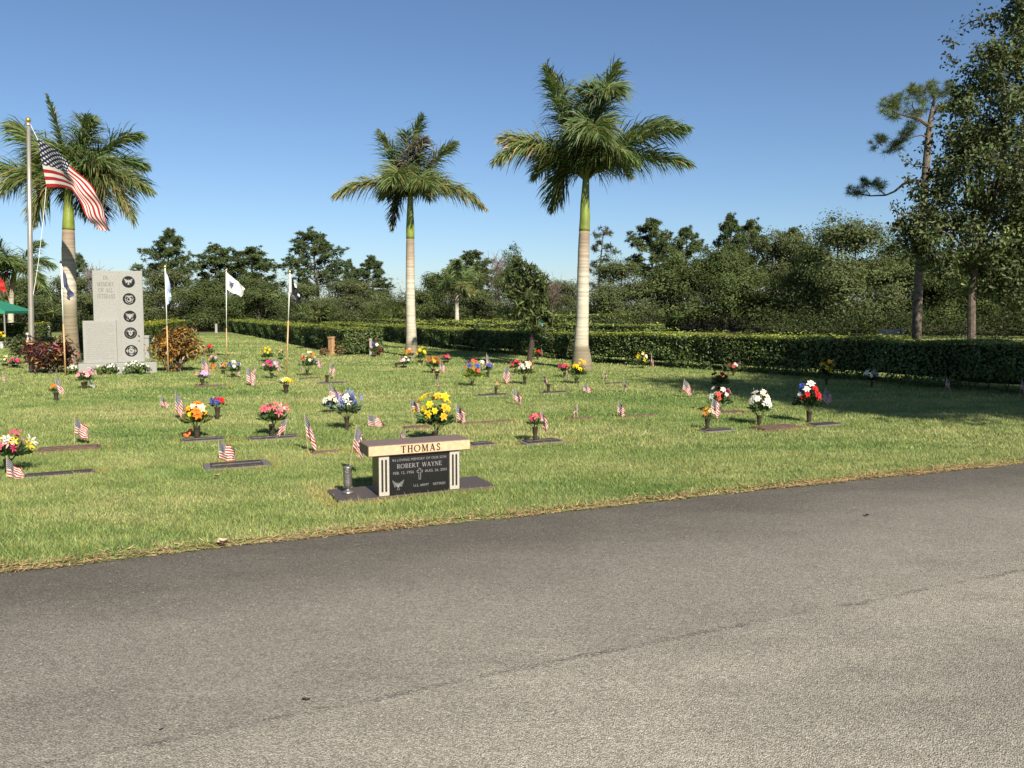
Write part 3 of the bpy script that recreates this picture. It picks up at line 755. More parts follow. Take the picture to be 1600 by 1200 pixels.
# ------------------------------------------------------------------ royal palms
def frond_mesh(r, p0, p1, p2, leaflen=0.75, col=(0.075, 0.105, 0.028), nl=95, droop=0.9, wid=0.034, tipdry=0.0):
    """rachis: quadratic curve p0 -> p2 with control p1; leaflets in several planes"""
    p0, p1, p2 = [np.array(tuple(p), float) for p in (p0, p1, p2)]
    def pt(t): t = t[:, None]; return (1 - t) ** 2 * p0 + 2 * t * (1 - t) * p1 + t * t * p2
    def tg(t): t = t[:, None]; return unit(2 * (1 - t) * (p1 - p0) + 2 * t * (p2 - p1))
    ts = np.linspace(0, 1, 14)
    ch = [tube(pt(ts), 0.032 * (1 - ts) + 0.006, 5, (0.17, 0.17, 0.05))]
    n = nl * 2 * 2
    t = np.clip(np.tile(np.linspace(0.10, 1.0, nl), 4) + r.uniform(-.008, .008, n), 0, 1)
    side = np.repeat([1, -1, 1, -1], nl); plane = np.repeat([0, 0, 1, 1], nl)
    P = pt(t); T = tg(t)
    S = np.cross(T, np.array([0, 0, 1.0])); S = unit(S + np.array([1e-4, 0, 0])); Nn = np.cross(S, T)
    Ln = leaflen * (0.45 + 0.75 * np.sin(np.clip(t * 0.90 + 0.12, 0, 1) * math.pi)) * r.uniform(0.75, 1.15, n)
    Ln *= np.where(t > 0.9, 0.8, 1.0)
    fwd = 0.35 + 0.75 * t ** 2
    d = unit(S * side[:, None] * r.uniform(0.55, 0.95, n)[:, None] + T * fwd[:, None] + Nn * (np.where(plane == 0, 0.35, -0.25) + r.normal(0, 0.22, n))[:, None])
    g = np.array([0, 0, -1.0])
    k = droop * r.uniform(0.5, 1.3, n)[:, None]
    d2 = unit(d + g * k * 0.55); d3 = unit(d + g * k * 1.3)
    a0 = P; a1 = a0 + d * (Ln * 0.35)[:, None]; a2 = a1 + d2 * (Ln * 0.35)[:, None]; a3 = a2 + d3 * (Ln * 0.30)[:, None]
    W = unit(np.cross(d, rand_dirs(r, n) * 0.5 + T)) * (wid * r.uniform(0.7, 1.2, n))[:, None] * 0.5
    V = np.stack([a0 - W * .6, a0 + W * .6, a1 - W, a1 + W, a2 - W * .8, a2 + W * .8, a3], 1).reshape(-1, 3)
    o = np.arange(n)[:, None] * 7
    Q = np.concatenate([o + np.array([0, 1, 3, 2]), o + np.array([2, 3, 5, 4])]); Tr = o + np.array([4, 5, 6])
    C = col_var(r, col, n, 0.22, 0.1)
    if tipdry > 0:
        dry = r.random(n) < tipdry * (0.35 + 0.9 * t)
        C[dry] = col_var(r, (0.30, 0.22, 0.09), int(dry.sum()), 0.25, 0.08)
    ch.append((V, [Q, Tr], np.repeat(C, 7, 0)))
    return ch

def palm(label, bx, by, pts_px, radii_px, shaft_i, fronds, seed, foot=0.6, leaflen=0.72, nl=95, name='royal_palm', wid=0.034, depth_k=1.0):
    """pts_px: trunk centre line up to the crown, radii in px; shaft_i: index where the green crownshaft begins"""
    r = np.random.default_rng(seed)
    base = gp(bx, by); s = mpp(base)
    root = thing(name, label, 'palm tree', base, 0)
    def loc(x, y): q = at(x, y, base.y); return np.array([q.x - base.x, 0.0, q.z])
    P = [loc(*p) for p in pts_px]; P[0][2] = -0.02
    # refine
    def refine(P, Rd, k=5):
        t = np.arange(len(P)); tt = np.linspace(0, len(P) - 1, (len(P) - 1) * k + 1); A = np.array(P)
        return np.stack([np.interp(tt, t, A[:, i]) for i in range(3)], 1), np.interp(tt, t, Rd)
    a, b_ = refine(P[:shaft_i + 1], np.array(radii_px[:shaft_i + 1]) * s)
    b_ = b_ * (1 + 0.012 * np.sin(np.arange(len(b_)) * 2.1))
    TM = mat_palm_trunk('palm_trunk_bark', foot, P[shaft_i][2])
    obj('trunk', build('palm_trunk', [tube(a, b_, 20)], TM, True), root)
    a, b_ = refine(P[shaft_i:], np.array(radii_px[shaft_i:]) * s * 1.04)
    obj('crownshaft', build('palm_shaft', [tube(a, b_, 16)], SHAFT, True), root)
    top = P[-1]
    for f in fronds:
        (cx, cy), (tx, ty), dy = f[0], f[1], f[2]; opt = f[3] if len(f) > 3 else {}
        c = loc(cx, cy); e = loc(tx, ty); c[1] = dy * 0.6 * depth_k; e[1] = dy * depth_k
        st = top + np.array([(c - top)[0] * 0.05, dy * 0.03, -0.15])
        ch = frond_mesh(r, st, c, e, opt.get('ll', leaflen), opt.get('col', (0.108, 0.150, 0.050)), int(opt.get('nl', nl) * 1.05), opt.get('droop', 0.9) * .8, wid * .9, opt.get('dry', 0.06) * .45)
        obj('frond', build('frond', ch, PALMLEAF), root)
    return root

G1, G2, G3 = (0.100, 0.142, 0.048), (0.135, 0.172, 0.060), (0.165, 0.180, 0.070)
palm('tallest royal palm, right of centre, with pale smooth trunk', 909, 578,
     [(909, 578), (909, 562), (908, 540), (910, 500), (911, 440), (912, 390), (913, 361), (914, 340), (914, 318), (915, 296), (916, 270)],
     [17, 15.5, 11.5, 9.8, 9.4, 8.8, 8.2, 7.6, 6.8, 5.6, 4.5], 6,
     [((860, 195), (775, 258), -0.5, {'col': G2, 'droop': 1.2, 'dry': 0.15}), ((850, 215), (785, 210), 0.6, {'dry': 0.35, 'col': G3}), ((880, 190), (852, 112), -0.3),
      ((905, 160), (868, 100), 1.0), ((935, 150), (965, 96), 0.4, {'col': G2}), ((930, 130), (948, 165), -1.3, {'droop': 1.2}), ((960, 205), (1052, 185), 0.5, {'col': G2}),
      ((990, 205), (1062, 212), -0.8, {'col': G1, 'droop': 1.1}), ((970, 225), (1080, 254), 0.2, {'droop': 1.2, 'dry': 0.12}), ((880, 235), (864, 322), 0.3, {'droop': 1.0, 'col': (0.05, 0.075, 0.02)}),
      ((915, 170), (925, 240), -1.8, {'droop': 1.2}), ((915, 160), (900, 250), 1.8), ((940, 190), (995, 260), 1.4), ((890, 200), (840, 260), 1.5),
      ((912, 190), (915, 150), -0.9), ((930, 215), (985, 268), -1.2, {'droop': 1.2, 'll': 0.6})], 11, 0.55, leaflen=0.82)
palm('shorter royal palm left of centre with an orange tinged crown', 643, 558,
     [(643, 558), (643, 548), (643, 530), (642, 500), (641, 450), (641, 400), (641, 373), (641, 355), (641, 335), (641, 322), (641, 300)],
     [11, 10, 8.3, 7.2, 7, 6.6, 6.2, 6.2, 5.2, 4.6, 3.5], 6,
     [((585, 270), (527, 308), -0.3, {'col': G3, 'dry': 0.35, 'droop': 1.1}), ((620, 250), (592, 205), 0.3, {'col': G2}), ((635, 230), (657, 180), 0.3), ((650, 255), (668, 225), -0.9, {'col': (0.075, 0.07, 0.05), 'droop': 1.6, 'dry': 0.3}),
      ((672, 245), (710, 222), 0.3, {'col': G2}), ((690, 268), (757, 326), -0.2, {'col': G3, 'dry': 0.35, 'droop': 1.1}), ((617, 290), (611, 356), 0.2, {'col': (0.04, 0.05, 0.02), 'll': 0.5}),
      ((630, 250), (622, 300), -1.6, {'col': G2}), ((645, 250), (660, 300), 1.6), ((665, 262), (690, 290), 1.3), ((612, 262), (595, 300), 1.2), ((640, 255), (640, 215), -0.8), ((655, 265), (675, 300), -1.3, {'col': G2})], 12, 0.4, leaflen=0.76, nl=80)
palm('royal palm at the left behind the big flag', 110, 571,
     [(112, 571), (112, 562), (111, 545), (109, 500), (108, 440), (107, 390), (107, 359), (107, 345), (107, 330), (107, 318), (108, 290)],
     [17, 14, 12, 10.6, 10.2, 9.6, 8.6, 8, 7, 6, 5], 6,
     [((60, 215), (0, 190), 0.5, {'col': G2}), ((30, 265), (-35, 262), -0.3, {'col': G2, 'dry': 0.2}), ((60, 245), (8, 310), -0.4, {'col': G2, 'dry': 0.2, 'droop': 1.1}), ((100, 215), (74, 150), 0.0, {'ll': 0.28, 'droop': 0.3}), ((112, 225), (115, 176), 0.6),
      ((150, 210), (203, 205), 0.6), ((170, 250), (240, 300), -0.3, {'col': G2, 'dry': 0.12}), ((165, 245), (218, 345), -0.4, {'col': G3, 'dry': 0.45, 'droop': 1.1}), ((80, 265), (66, 350), -0.4, {'col': G3, 'dry': 0.2}),
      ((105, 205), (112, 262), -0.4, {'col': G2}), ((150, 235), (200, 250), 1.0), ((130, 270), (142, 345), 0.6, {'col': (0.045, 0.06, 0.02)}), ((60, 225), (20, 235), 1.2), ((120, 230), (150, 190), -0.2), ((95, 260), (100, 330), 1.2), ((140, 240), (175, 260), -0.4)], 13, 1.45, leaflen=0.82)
palm('small distant palm with a white trunk behind the low hedge rows', 714, 521,
     [(714, 521), (714, 503), (714, 490), (714, 476), (714, 464), (713, 458), (713, 452), (713, 447)], [3.6, 3.4, 3.1, 3.0, 2.8, 2.6, 2.4, 2], 5,
     [((700, 432), (682, 455), 1.5, {'dry': .2}), ((690, 425), (676, 435), -1.5), ((708, 418), (700, 412), 2), ((715, 412), (718, 408), -1.5), ((728, 425), (742, 430), 1.5), ((730, 436), (744, 462), -1.5, {'dry': .4, 'col': G3}), ((722, 440), (728, 465), 0.8, {'dry': .3}), ((706, 440), (698, 466), 0.6, {'dry': .3, 'col': G3}), ((722, 420), (734, 415), 3.0), ((700, 422), (690, 418), 2.5)], 14, 0.05, leaflen=0.55, nl=45, wid=0.06)
palm('feathery palm far left behind the green canopy', 17, 521,
     [(17, 521), (17, 510), (17, 495), (17, 475), (18, 455), (20, 440), (22, 430), (24, 422)], [5, 4.5, 4.2, 4, 4, 3.8, 3.5, 3], 5,
     [((45, 395), (75, 415), 0.6), ((50, 405), (80, 450), -1, {'dry': .2}), ((35, 385), (50, 378), 1), ((15, 385), (5, 378), -1), ((-10, 395), (-35, 415), 1), ((0, 410), (-20, 455), -1.2), ((10, 430), (8, 470), -1, {'col': (0.16, 0.13, 0.07), 'dry': .5}), ((40, 415), (60, 465), 1.2), ((30, 400), (40, 410), -2.0), ((22, 395), (10, 415), -2.2)], 15, 0.2, leaflen=0.95, nl=60, wid=0.06, name='feather_palm')

# ------------------------------------------------------------------ broadleaf and pine trees
def clumps(r, blobs, n, leaf, col, spread=0.22, sub=26, elong=1.0, var=0.32, width=0.6, hang=None, nb=0.8):
    """leaves gathered in sub-clumps over each blob (cx,cy,cz,rx,ry,rz)"""
    B = np.array(blobs, float); wgt = (B[:, 3] * B[:, 5]); wgt = wgt / wgt.sum()
    Ps, Ns, Cs = [], [], []
    for b, w_ in zip(B, wgt):
        k = max(6, int(n * w_)); m = max(5, int(sub * (0.5 + 0.5 * r.random())))
        d = rand_dirs(r, m); d[:, 2] = d[:, 2] * 0.9 + 0.12
        rad = r.uniform(0.45, 1.08, m)[:, None]
        c = b[:3] + d * rad * b[3:6]
        sc = np.exp(r.normal(0, 0.22, m)); ssz = r.uniform(0.6, 1.3, m)
        i = r.integers(0, m, k)
        o = np.clip(r.normal(0, 1, (k, 3)), -1.9, 1.9) * spread * b[3:6] * ssz[i][:, None]
        P = c[i] + o
        Ps.append(P); out = unit(P - b[:3]) * nb + rand_dirs(r, k); out[:, 2] += 0.35
        Ns.append(unit(out))
        cc = col_var(r, col, k, var * 0.7, 0.08) * sc[i][:, None]
        Cs.append(cc)
    P = np.concatenate(Ps); N_ = np.concatenate(Ns); C = np.concatenate(Cs); k = len(P)
    ax = None
    if hang is not None:
        ax = unit(rand_dirs(r, k) * (1 - hang) + np.array([0, 0, -1.0]) * hang * 1.6)
        N_ = unit(N_ - (N_ * ax).sum(1, keepdims=True) * ax)
    return leaf_quads(r, P, N_, leaf * elong * r.uniform(0.6, 1.35, k), leaf * width * r.uniform(0.7, 1.3, k), np.clip(C, .004, .5), 0.12, ax)

def limbs(r, base, targets, r0, lean=0.15, n=5):
    ch = []
    for t in targets:
        t = np.array(t, float); b = np.array(base, float)
        mid = (b + t) / 2 + np.array([r.uniform(-1, 1), r.uniform(-1, 1), 0.6]) * lean * np.linalg.norm(t - b)
        ts = np.linspace(0, 1, n)[:, None]
        P = (1 - ts) ** 2 * b + 2 * ts * (1 - ts) * mid + ts ** 2 * t
        ch.append(tube(P, np.linspace(r0, r0 * 0.25, n), 5, None, 0, False))
    return ch

# unit oaks (height 1, spread about 1): several shapes shared by all the background trees
OAKS = []
for i in range(4):
    r = np.random.default_rng(300 + i)
    bl = []
    for k in range(9):
        a = k / 9 * 2 * math.pi + r.uniform(-.3, .3); rr = r.uniform(0.20, 0.33); zz = r.uniform(0.15, 0.58)
        bl.append((math.cos(a) * rr, math.sin(a) * rr, zz, r.uniform(.15, .23), r.uniform(.15, .23), r.uniform(.12, .19)))
    for k in range(4):
        bl.append((r.uniform(-.14, .14), r.uniform(-.14, .14), r.uniform(0.62, 0.84), .17, .17, .14))
    bl.append((0, 0, 0.5, .25, .25, .22))
    tips = [(b[0] * .8, b[1] * .8, b[2]) for b in bl[:12]]
    tr = [tube([(0, 0, -0.02), (0.01, 0, 0.12), (0.0, 0.01, 0.3)], [0.035, 0.026, 0.018], 7)] + limbs(r, (0, 0, 0.16), tips, 0.013)
    cols = [(0.078, 0.102, 0.036), (0.095, 0.115, 0.048), (0.085, 0.108, 0.040), (0.104, 0.120, 0.054)][i]
    OAKS.append((build('oak_crown', [clumps(r, bl, 24000, 0.0215, cols, 0.21, 44, var=0.22, nb=1.4)], LEAF_FAR), build('oak_trunk', tr, BARK_GREY)))

def tufts(r, C, rad, n, col, wid, up=0.35):
    """needle brushes: n thin blades around every centre"""
    m = len(C); k = m * n
    P = np.repeat(np.array(C, float), n, 0); R_ = np.repeat(np.broadcast_to(rad, (m,)), n)
    d = rand_dirs(r, k); d[:, 2] += up; d = unit(d)
    st = P + d * (R_ * r.uniform(0.0, 0.35, k))[:, None]; en = P + d * (R_ * r.uniform(0.75, 1.15, k))[:, None] + np.array([0, 0, -1.0]) * (R_ * 0.12)[:, None]
    w_ = unit(np.cross(d, rand_dirs(r, k))) * wid * 0.5
    V = np.stack([st - w_, st + w_, en], 1).reshape(-1, 3)
    cc = np.repeat(col_var(r, col, m, 0.22, 0.08), n, 0) * np.exp(r.normal(0, .18, (k, 1)))
    return (V, np.arange(3 * k).reshape(k, 3), np.repeat(np.clip(cc, .004, .5), 3, 0))

# unit pines
PINES = {}
def unit_pine(key, seed, z0, prof, nl, tuftn, rad, col, wid, lean=0.02, tr=0.016, blades=26):
    r = np.random.default_rng(seed)
    ch, C = [], []
    P = [(lean * math.sin(z * 4 + seed), lean * math.cos(z * 3 + seed), z) for z in np.linspace(-0.02, 0.98, 8)]
    ch.append(tube(P, np.linspace(tr, tr * 0.25, 8), 7))
    for i in range(nl):
        z = z0 + (1 - z0) * (i + r.random()) / nl; f = (z - z0) / (1 - z0)
        L_ = np.interp(f, [0, .25, .5, .75, 1], prof) * r.uniform(0.65, 1.15); a = i * 2.4 + r.uniform(-.5, .5)
        b = np.array([np.interp(z, [p[2] for p in P], [p[0] for p in P]), np.interp(z, [p[2] for p in P], [p[1] for p in P]), z * 0.96])
        e = b + np.array([math.cos(a) * L_, math.sin(a) * L_, L_ * r.uniform(0.05, 0.45)])
        mid = (b + e) / 2 - np.array([0, 0, 0.06 * L_])
        ts = np.linspace(0, 1, 4)[:, None]; q = (1 - ts) ** 2 * b + 2 * ts * (1 - ts) * mid + ts ** 2 * e
        ch.append(tube(q, np.linspace(tr * 0.3, tr * 0.08, 4), 4, None, 0, False))
        for j in range(tuftn):
            u = r.uniform(0.45, 1.05); p = b + (e - b) * u + r.normal(0, 0.25, 3) * L_ * np.array([.5, .5, .42]); C.append(p)
    for j in range(tuftn): C.append(np.array([P[-1][0], P[-1][1], 0.98]) + r.normal(0, .02, 3))
    C = np.array(C)
    PINES[key] = (build('pine_crown', [tufts(r, C, rad * r.uniform(.7, 1.2, len(C)), blades, col, wid)], NEEDLE), build('pine_trunk', ch, BARK_GREY))
unit_pine('a', 41, 0.42, [.20, .24, .20, .13, .05], 32, 19, 0.037, (0.066, 0.090, 0.034), 0.0085)
unit_pine('b', 42, 0.45, [.16, .22, .21, .17, .08], 28, 19, 0.038, (0.070, 0.096, 0.034), 0.009)
unit_pine('c', 47, 0.40, [.24, .28, .26, .19, .08], 38, 17, 0.036, (0.064, 0.088, 0.032), 0.0085, tr=0.02)
unit_pine('s', 44, 0.40, [.10, .18, .17, .14, .07], 13, 5, 0.05, (0.075, 0.085, 0.045), 0.008)

def bg_tree(kind, var, label, x, topy, hw, Y, cat, group, seed, hwbase=None):
    r = np.random.default_rng(seed)
    t = at(x, topy, Y); H = t.z; half = hw * mpp(t)
    crown, trunk = (OAKS[var] if kind == 'oak' else PINES[var])
    unit_half = {'oak': 0.50}.get(kind) or {'a': .26, 'b': .24, 'c': .30, 's': .20}[var]
    root = thing('oak_tree' if kind == 'oak' else 'pine_tree', label, cat, (t.x, Y, 0), 0, group)
    k_ = 1.08 if kind == 'oak' else 1.12
    sc = (half / unit_half * k_, half / unit_half * k_, H / (0.90 if kind == 'oak' else 1.0)); rz = r.uniform(0, 6.28)
    obj('crown', crown, root, None, (0, 0, rz), sc); obj('trunk', trunk, root, None, (0, 0, rz), sc)
    return root
PG, OG = 'pines along the far treeline', 'oaks along the far treeline'
bg = [
 ('pine', 'a', 'thin pine top peeking right of the left palm trunk', 124, 398, 22, 70),
 ('pine', 'a', 'tall layered pine right of the stone monument', 260, 360, 42, 62),
 ('pine', 'b', 'feathery pine directly left of the white service flag', 335, 383, 40, 66),
 ('pine', 'b', 'loose pine right of the white service flag', 398, 387, 44, 67),
 ('pine', 'c', 'tall broad pine with bare lower limbs behind the black flag', 491, 361, 50, 60),
 ('pine', 'a', 'narrow pine between the broad pine and the centre palm', 548, 407, 18, 71),
 ('pine', 'a', 'pointed pine left of the centre palm trunk', 577, 401, 34, 68),
 ('pine', 'b', 'bushy pine right of the small distant palm', 740, 393, 40, 66),
 ('pine', 's', 'thin bare looking pine right beside the tallest palm trunk', 940, 356, 32, 70),
 ('pine', 'b', 'tall leaning topped pine right of the thin bare pine', 1017, 344, 40, 66),
 ('pine', 'b', 'smaller dark pine between the two tallest right hand pines', 1076, 356, 32, 67),
 ('pine', 'a', 'tallest pine top over the wide oak mass', 1143, 337, 34, 62),
 ('pine', 'b', 'pine top just right of the tallest one over the oak mass', 1177, 345, 34, 63),
 ('pine', 'b', 'low pine top among the oaks right of the oak mass', 1243, 357, 34, 62),
 ('oak', 0, 'dark oak behind the red flag at the left edge', 20, 425, 70, 60),
 ('oak', 1, 'dark oak behind the left palm trunk', 112, 436, 62, 57),
 ('oak', 2, 'oak hidden behind the stone monument', 190, 452, 55, 62),
 ('oak', 3, 'oak under the layered pine behind the pale blue flag', 262, 424, 62, 58),
 ('oak', 0, 'dense oak behind the white service flag', 338, 428, 66, 56),
 ('oak', 2, 'rounded oak between the white and black service flags', 410, 432, 62, 57),
 ('oak', 1, 'oak at the foot of the broad pine behind the black flag', 480, 446, 60, 54),
 ('oak', 3, 'leafy oak left of the centre palm', 546, 440, 58, 58),
 ('oak', 2, 'low oak directly left of the centre palm trunk', 606, 456, 50, 62),
 ('oak', 0, 'dark oak right of the centre palm trunk', 676, 418, 52, 60),
 ('oak', 1, 'dark oak behind the small distant palm', 742, 428, 56, 56),
 ('oak', 2, 'tall dark rounded tree behind the small drooping tree', 812, 392, 46, 48),
 ('oak', 3, 'low tree in the gap left of the tallest palm', 876, 440, 50, 70),
 ('oak', 1, 'grey green oak right of the tallest palm trunk', 962, 412, 66, 56),
 ('oak', 2, 'oak below the leaning topped pine', 1044, 398, 70, 57),
 ('oak', 0, 'wide grey green oak in the middle of the right treeline', 1136, 372, 86, 54),
 ('oak', 3, 'oak right of the wide grey green oak', 1222, 366, 76, 56),
 ('oak', 1, 'big dark oak left of the pine with the bare trunk', 1322, 352, 96, 46),
 ('oak', 2, 'dark oak directly behind the bare trunk pine', 1412, 372, 92, 50),
 ('oak', 0, 'round oak between the big dark oak and the oak mass', 1276, 366, 62, 50),
 ('oak', 0, 'shaded oak low behind the near oak at the right', 1500, 384, 86, 46),
 ('oak', 3, 'shaded oak at the far right edge behind the near oak', 1600, 360, 100, 46),
]
for i, (k, v, lb, x, ty, hw, Y) in enumerate(bg):
    bg_tree(k, v, lb, x, ty, hw, Y, 'pine tree' if k == 'pine' else 'oak tree', PG if k == 'pine' else OG, 700 + i)

# bare twiggy trees
def bare_tree(label, x, topy, hw, Y, col, seed):
    r = np.random.default_rng(seed); t = at(x, topy, Y); H = t.z; s = hw * mpp(t)
    root = thing('bare_tree', label, 'bare tree', (t.x, Y, 0), 0, 'bare trees in the treeline')
    ch = [tube([(0, 0, 0), (.05, 0, H * .45), (0, 0, H * .8)], [.12, .09, .04], 6)]; tw = []
    for i in range(60):
        z = H * r.uniform(.4, .85); a = r.uniform(0, 6.28); e = np.array([math.cos(a) * s * r.uniform(.3, 1), math.sin(a) * s * r.uniform(.3, 1), min(H, z + r.uniform(.1, .35) * H)])
        b = np.array([0, 0, z]); m = (b + e) / 2 + r.normal(0, .12, 3)
        tw.append(tube([b, m, e], [.035, .025, .012], 3, None, 0, False))
        for j in range(5):
            q = b + (e - b) * r.uniform(.4, 1); tw.append(tube([q, q + r.normal(0, .35, 3) + np.array([0, 0, .3])], [.016, .01], 3, None, 0, False))
    mt = mat_plain('bare_twigs', col, 0.9, var=0.2)
    obj('trunk', build('bare_trunk', ch, mt), root); obj('branches', build('bare_branches', tw, mt), root)
bare_tree('pinkish bare tree between the bushy pine and the dark rounded tree', 779, 405, 16, 62, (0.15, 0.115, 0.105), 61)
bare_tree('grey leafless tree top left of the stone monument', 147, 424, 18, 66, (0.17, 0.15, 0.14), 62)
bare_tree('reddish bare tree in the gap left of the tallest palm', 862, 446, 14, 64, (0.10, 0.075, 0.055), 63)

# undergrowth along the foot of the wood: shrubs, palmetto and saplings in one mass
r = np.random.default_rng(77)
bl, pal = [], []
for x in np.arange(-150, 1760, 9):
    Y = r.uniform(60, 66) if x < 1230 else r.uniform(52, 57)
    ty = r.uniform(464, 488) if x < 1230 else r.uniform(440, 476)
    t = at(x + r.uniform(-5, 5), ty, Y); hz = t.z
    bl.append((t.x, Y, hz * 0.5, r.uniform(.5, 1.0), r.uniform(.5, 1.0), hz * 0.5))
for x in np.arange(-200, 1800, 16):
    Y = r.uniform(72, 80); t = at(x, r.uniform(436, 456), Y)
    bl.append((t.x, Y, t.z * 0.5, 1.3, 1.0, t.z * 0.5))
for x in np.arange(-150, 1760, 7):
    Y = r.uniform(53, 57) if x < 1180 else r.uniform(40, 46)
    ty = r.uniform(484, 498) if x < 1180 else r.uniform(470, 492)
    t = at(x + r.uniform(-5, 5), ty, Y); hz = max(t.z, .4)
    bl.append((t.x, Y, hz * 0.45, r.uniform(.5, .9), r.uniform(.5, .9), hz * 0.5))
ch = [clumps(r, bl, 170000, 0.13, (0.046, 0.060, 0.022), 0.32, 22, var=0.3)]  # leaf colour kept dark to carry the shade under the crowns
# palmetto fans
for x in list(np.arange(455, 520, 9)) + list(np.arange(575, 640, 8)) + list(np.arange(1060, 1290, 23)) + list(np.arange(0, 90, 14)):
    Y = r.uniform(49, 53); p = at(x, r.uniform(484, 496), Y)
    ch.append(tufts(r, [(p.x, Y, p.z)], 0.6, 34, (0.075, 0.095, 0.03), 0.07, up=0.6))
uo = obj('woodland_undergrowth', build('woodland_undergrowth', ch, LEAF_FAR))
tag(uo, 'tangled shrubs and palmetto filling the foot of the far treeline', 'undergrowth', kind='stuff')

# ------------------------------------------------------------------ near trees on the right
def px_blob(x, y, rpx, Y, dy=0.0, squash=1.0, org=None):
    p = at(x, y, Y + dy); rr = rpx * mpp(p)
    return (p.x - org[0], p.y - org[1], p.z, rr, rr * 1.1, rr * squash)
r = np.random.default_rng(91)
base = at(1520, 527, 22.0); org = (base.x, 22.0)
root = thing('oak_tree', 'large near oak filling the upper right corner of the view', 'oak tree', (base.x, 22.0, 0))
bl = []
for x, y, rp, dy in [(1425, 366, 24, 0), (1404, 352, 13, 0), (1440, 402, 24, .2), (1475, 425, 28, -.3), (1520, 440, 34, .4), (1580, 462, 38, -.2), (1590, 36, 36, .5), (1625, 10, 45, 0), (1562, 95, 42, -.5), (1605, 100, 55, .5), (1524, 128, 28, 0), (1506, 168, 30, -.3), (1545, 165, 50, .3), (1600, 180, 60, -.5), (1650, 120, 60, 0), (1495, 215, 36, 0), (1530, 230, 50, .6),
                     (1580, 250, 60, -.8), (1650, 230, 70, .5), (1480, 270, 36, .2), (1520, 295, 48, -.5), (1570, 320, 55, .5), (1630, 320, 70, -.3), (1460, 315, 34, 0), (1445, 350, 34, -.4), (1490, 350, 44, .4), (1540, 375, 46, -.6), (1600, 390, 60, .2), (1440, 385, 22, 0),
                     (1470, 390, 30, -.5), (1510, 410, 36, .6), (1660, 400, 70, 0), (1570, 425, 36, -.3), (1700, 60, 70, 0), (1720, 180, 80, .4), (1730, 300, 80, -.4), (1640, -50, 60, 0), (1700, -60, 70, 0), (1600, -20, 30, 0)]:
    bl.append(px_blob(x, y, rp, 22.0, dy, 0.9, org))
ch = [clumps(r, bl, 62000, 0.105, (0.068, 0.086, 0.032), 0.21, 34, elong=1.25, var=0.5, width=0.62)]
# thin twigs that stick out of the crown on the left
tw, tl = [], []
for (x0, y0), (x1, y1) in [((1500, 70), (1474, 62)), ((1540, 45), (1535, 20)), ((1560, 35), (1545, 22)), ((1490, 100), (1478, 90)), ((1450, 262), (1408, 250)), ((1455, 300), (1415, 282)), ((1430, 315), (1420, 275)), ((1425, 345), (1395, 318)), ((1420, 360), (1360, 357)), ((1440, 370), (1400, 345)), ((1445, 330), (1402, 336)), ((1450, 395), (1405, 372)), ((1460, 240), (1440, 225)), ((1530, 30), (1500, 45)), ((1425, 375), (1385, 392))]:
    a = at(x0, y0, 22.0); b_ = at(x1, y1, 22.0 + r.uniform(-.5, .5)); a = np.array([a.x - org[0], a.y - org[1], a.z]); b_ = np.array([b_.x - org[0], b_.y - org[1], b_.z])
    m = (a + b_) / 2 + r.normal(0, .06, 3); tw.append(tube([a, m, b_], [.022, .014, .006], 4, None, 0, False))
    k = 46; u = r.uniform(0.15, 1.05, k)[:, None]; P = a + (b_ - a) * u + r.normal(0, 0.10, (k, 3)); tl.append(leaf_quads(r, P, rand_dirs(r, k), 0.12 * r.uniform(.7, 1.3, k), 0.06, col_var(r, (0.045, 0.055, 0.022), k, .3), .1))
obj('crown', build('near_oak_crown', ch + tl, LEAF), root)
tp = [at(1520, 527, 22.0), at(1518, 470, 22.0), at(1524, 400, 22.0), at(1540, 330, 22.0), at(1570, 240, 22.0)]
tp = [np.array([p.x - org[0], 0, p.z]) for p in tp]; tp[0][2] = -0.05
lm = [tube(tp, [.115, .10, .10, .09, .06], 10)]
for i in (4, 7, 9, 12, 14, 15, 16, 18, 19, 20, 22, 10, 8, 26, 29, 30): lm += limbs(r, tp[2] if bl[i][2] < 5 else tp[3], [bl[i + 4][:3]], 0.05)
obj('trunk', build('near_oak_trunk', lm + tw, BARK), root)

# oak standing outside the view on the right: its crown shades the lawn and the hedge face
r = np.random.default_rng(92)
root = thing('oak_tree', 'tall oak outside the right edge shading the lawn and hedge', 'oak tree', (12.6, 4.5, 0))
bl = []
for k in range(26):
    a = r.uniform(0, 6.28); rr = 3.4 * math.sqrt(r.random()); z = r.uniform(6.2, 10.2)
    f = 1 - abs(z - 8) / 4.5; bl.append((math.cos(a) * rr * f * 1.25, math.sin(a) * rr * f, z, r.uniform(.8, 1.3), r.uniform(.8, 1.3), r.uniform(.6, 1.0)))
obj('crown', build('shade_oak_crown', [clumps(r, bl, 34000, 0.17, (0.05, 0.06, 0.022), 0.30, 26, elong=1.2)], LEAF), root)
lm = [tube([(0, 0, -.05), (.1, 0, 2.5), (0, .1, 5.5), (.1, 0, 8)], [.32, .25, .2, .1], 10)] + limbs(r, (0, .1, 5.0), [b[:3] for b in bl[:14]], 0.09)
obj('trunk', build('shade_oak_trunk', lm, BARK), root)

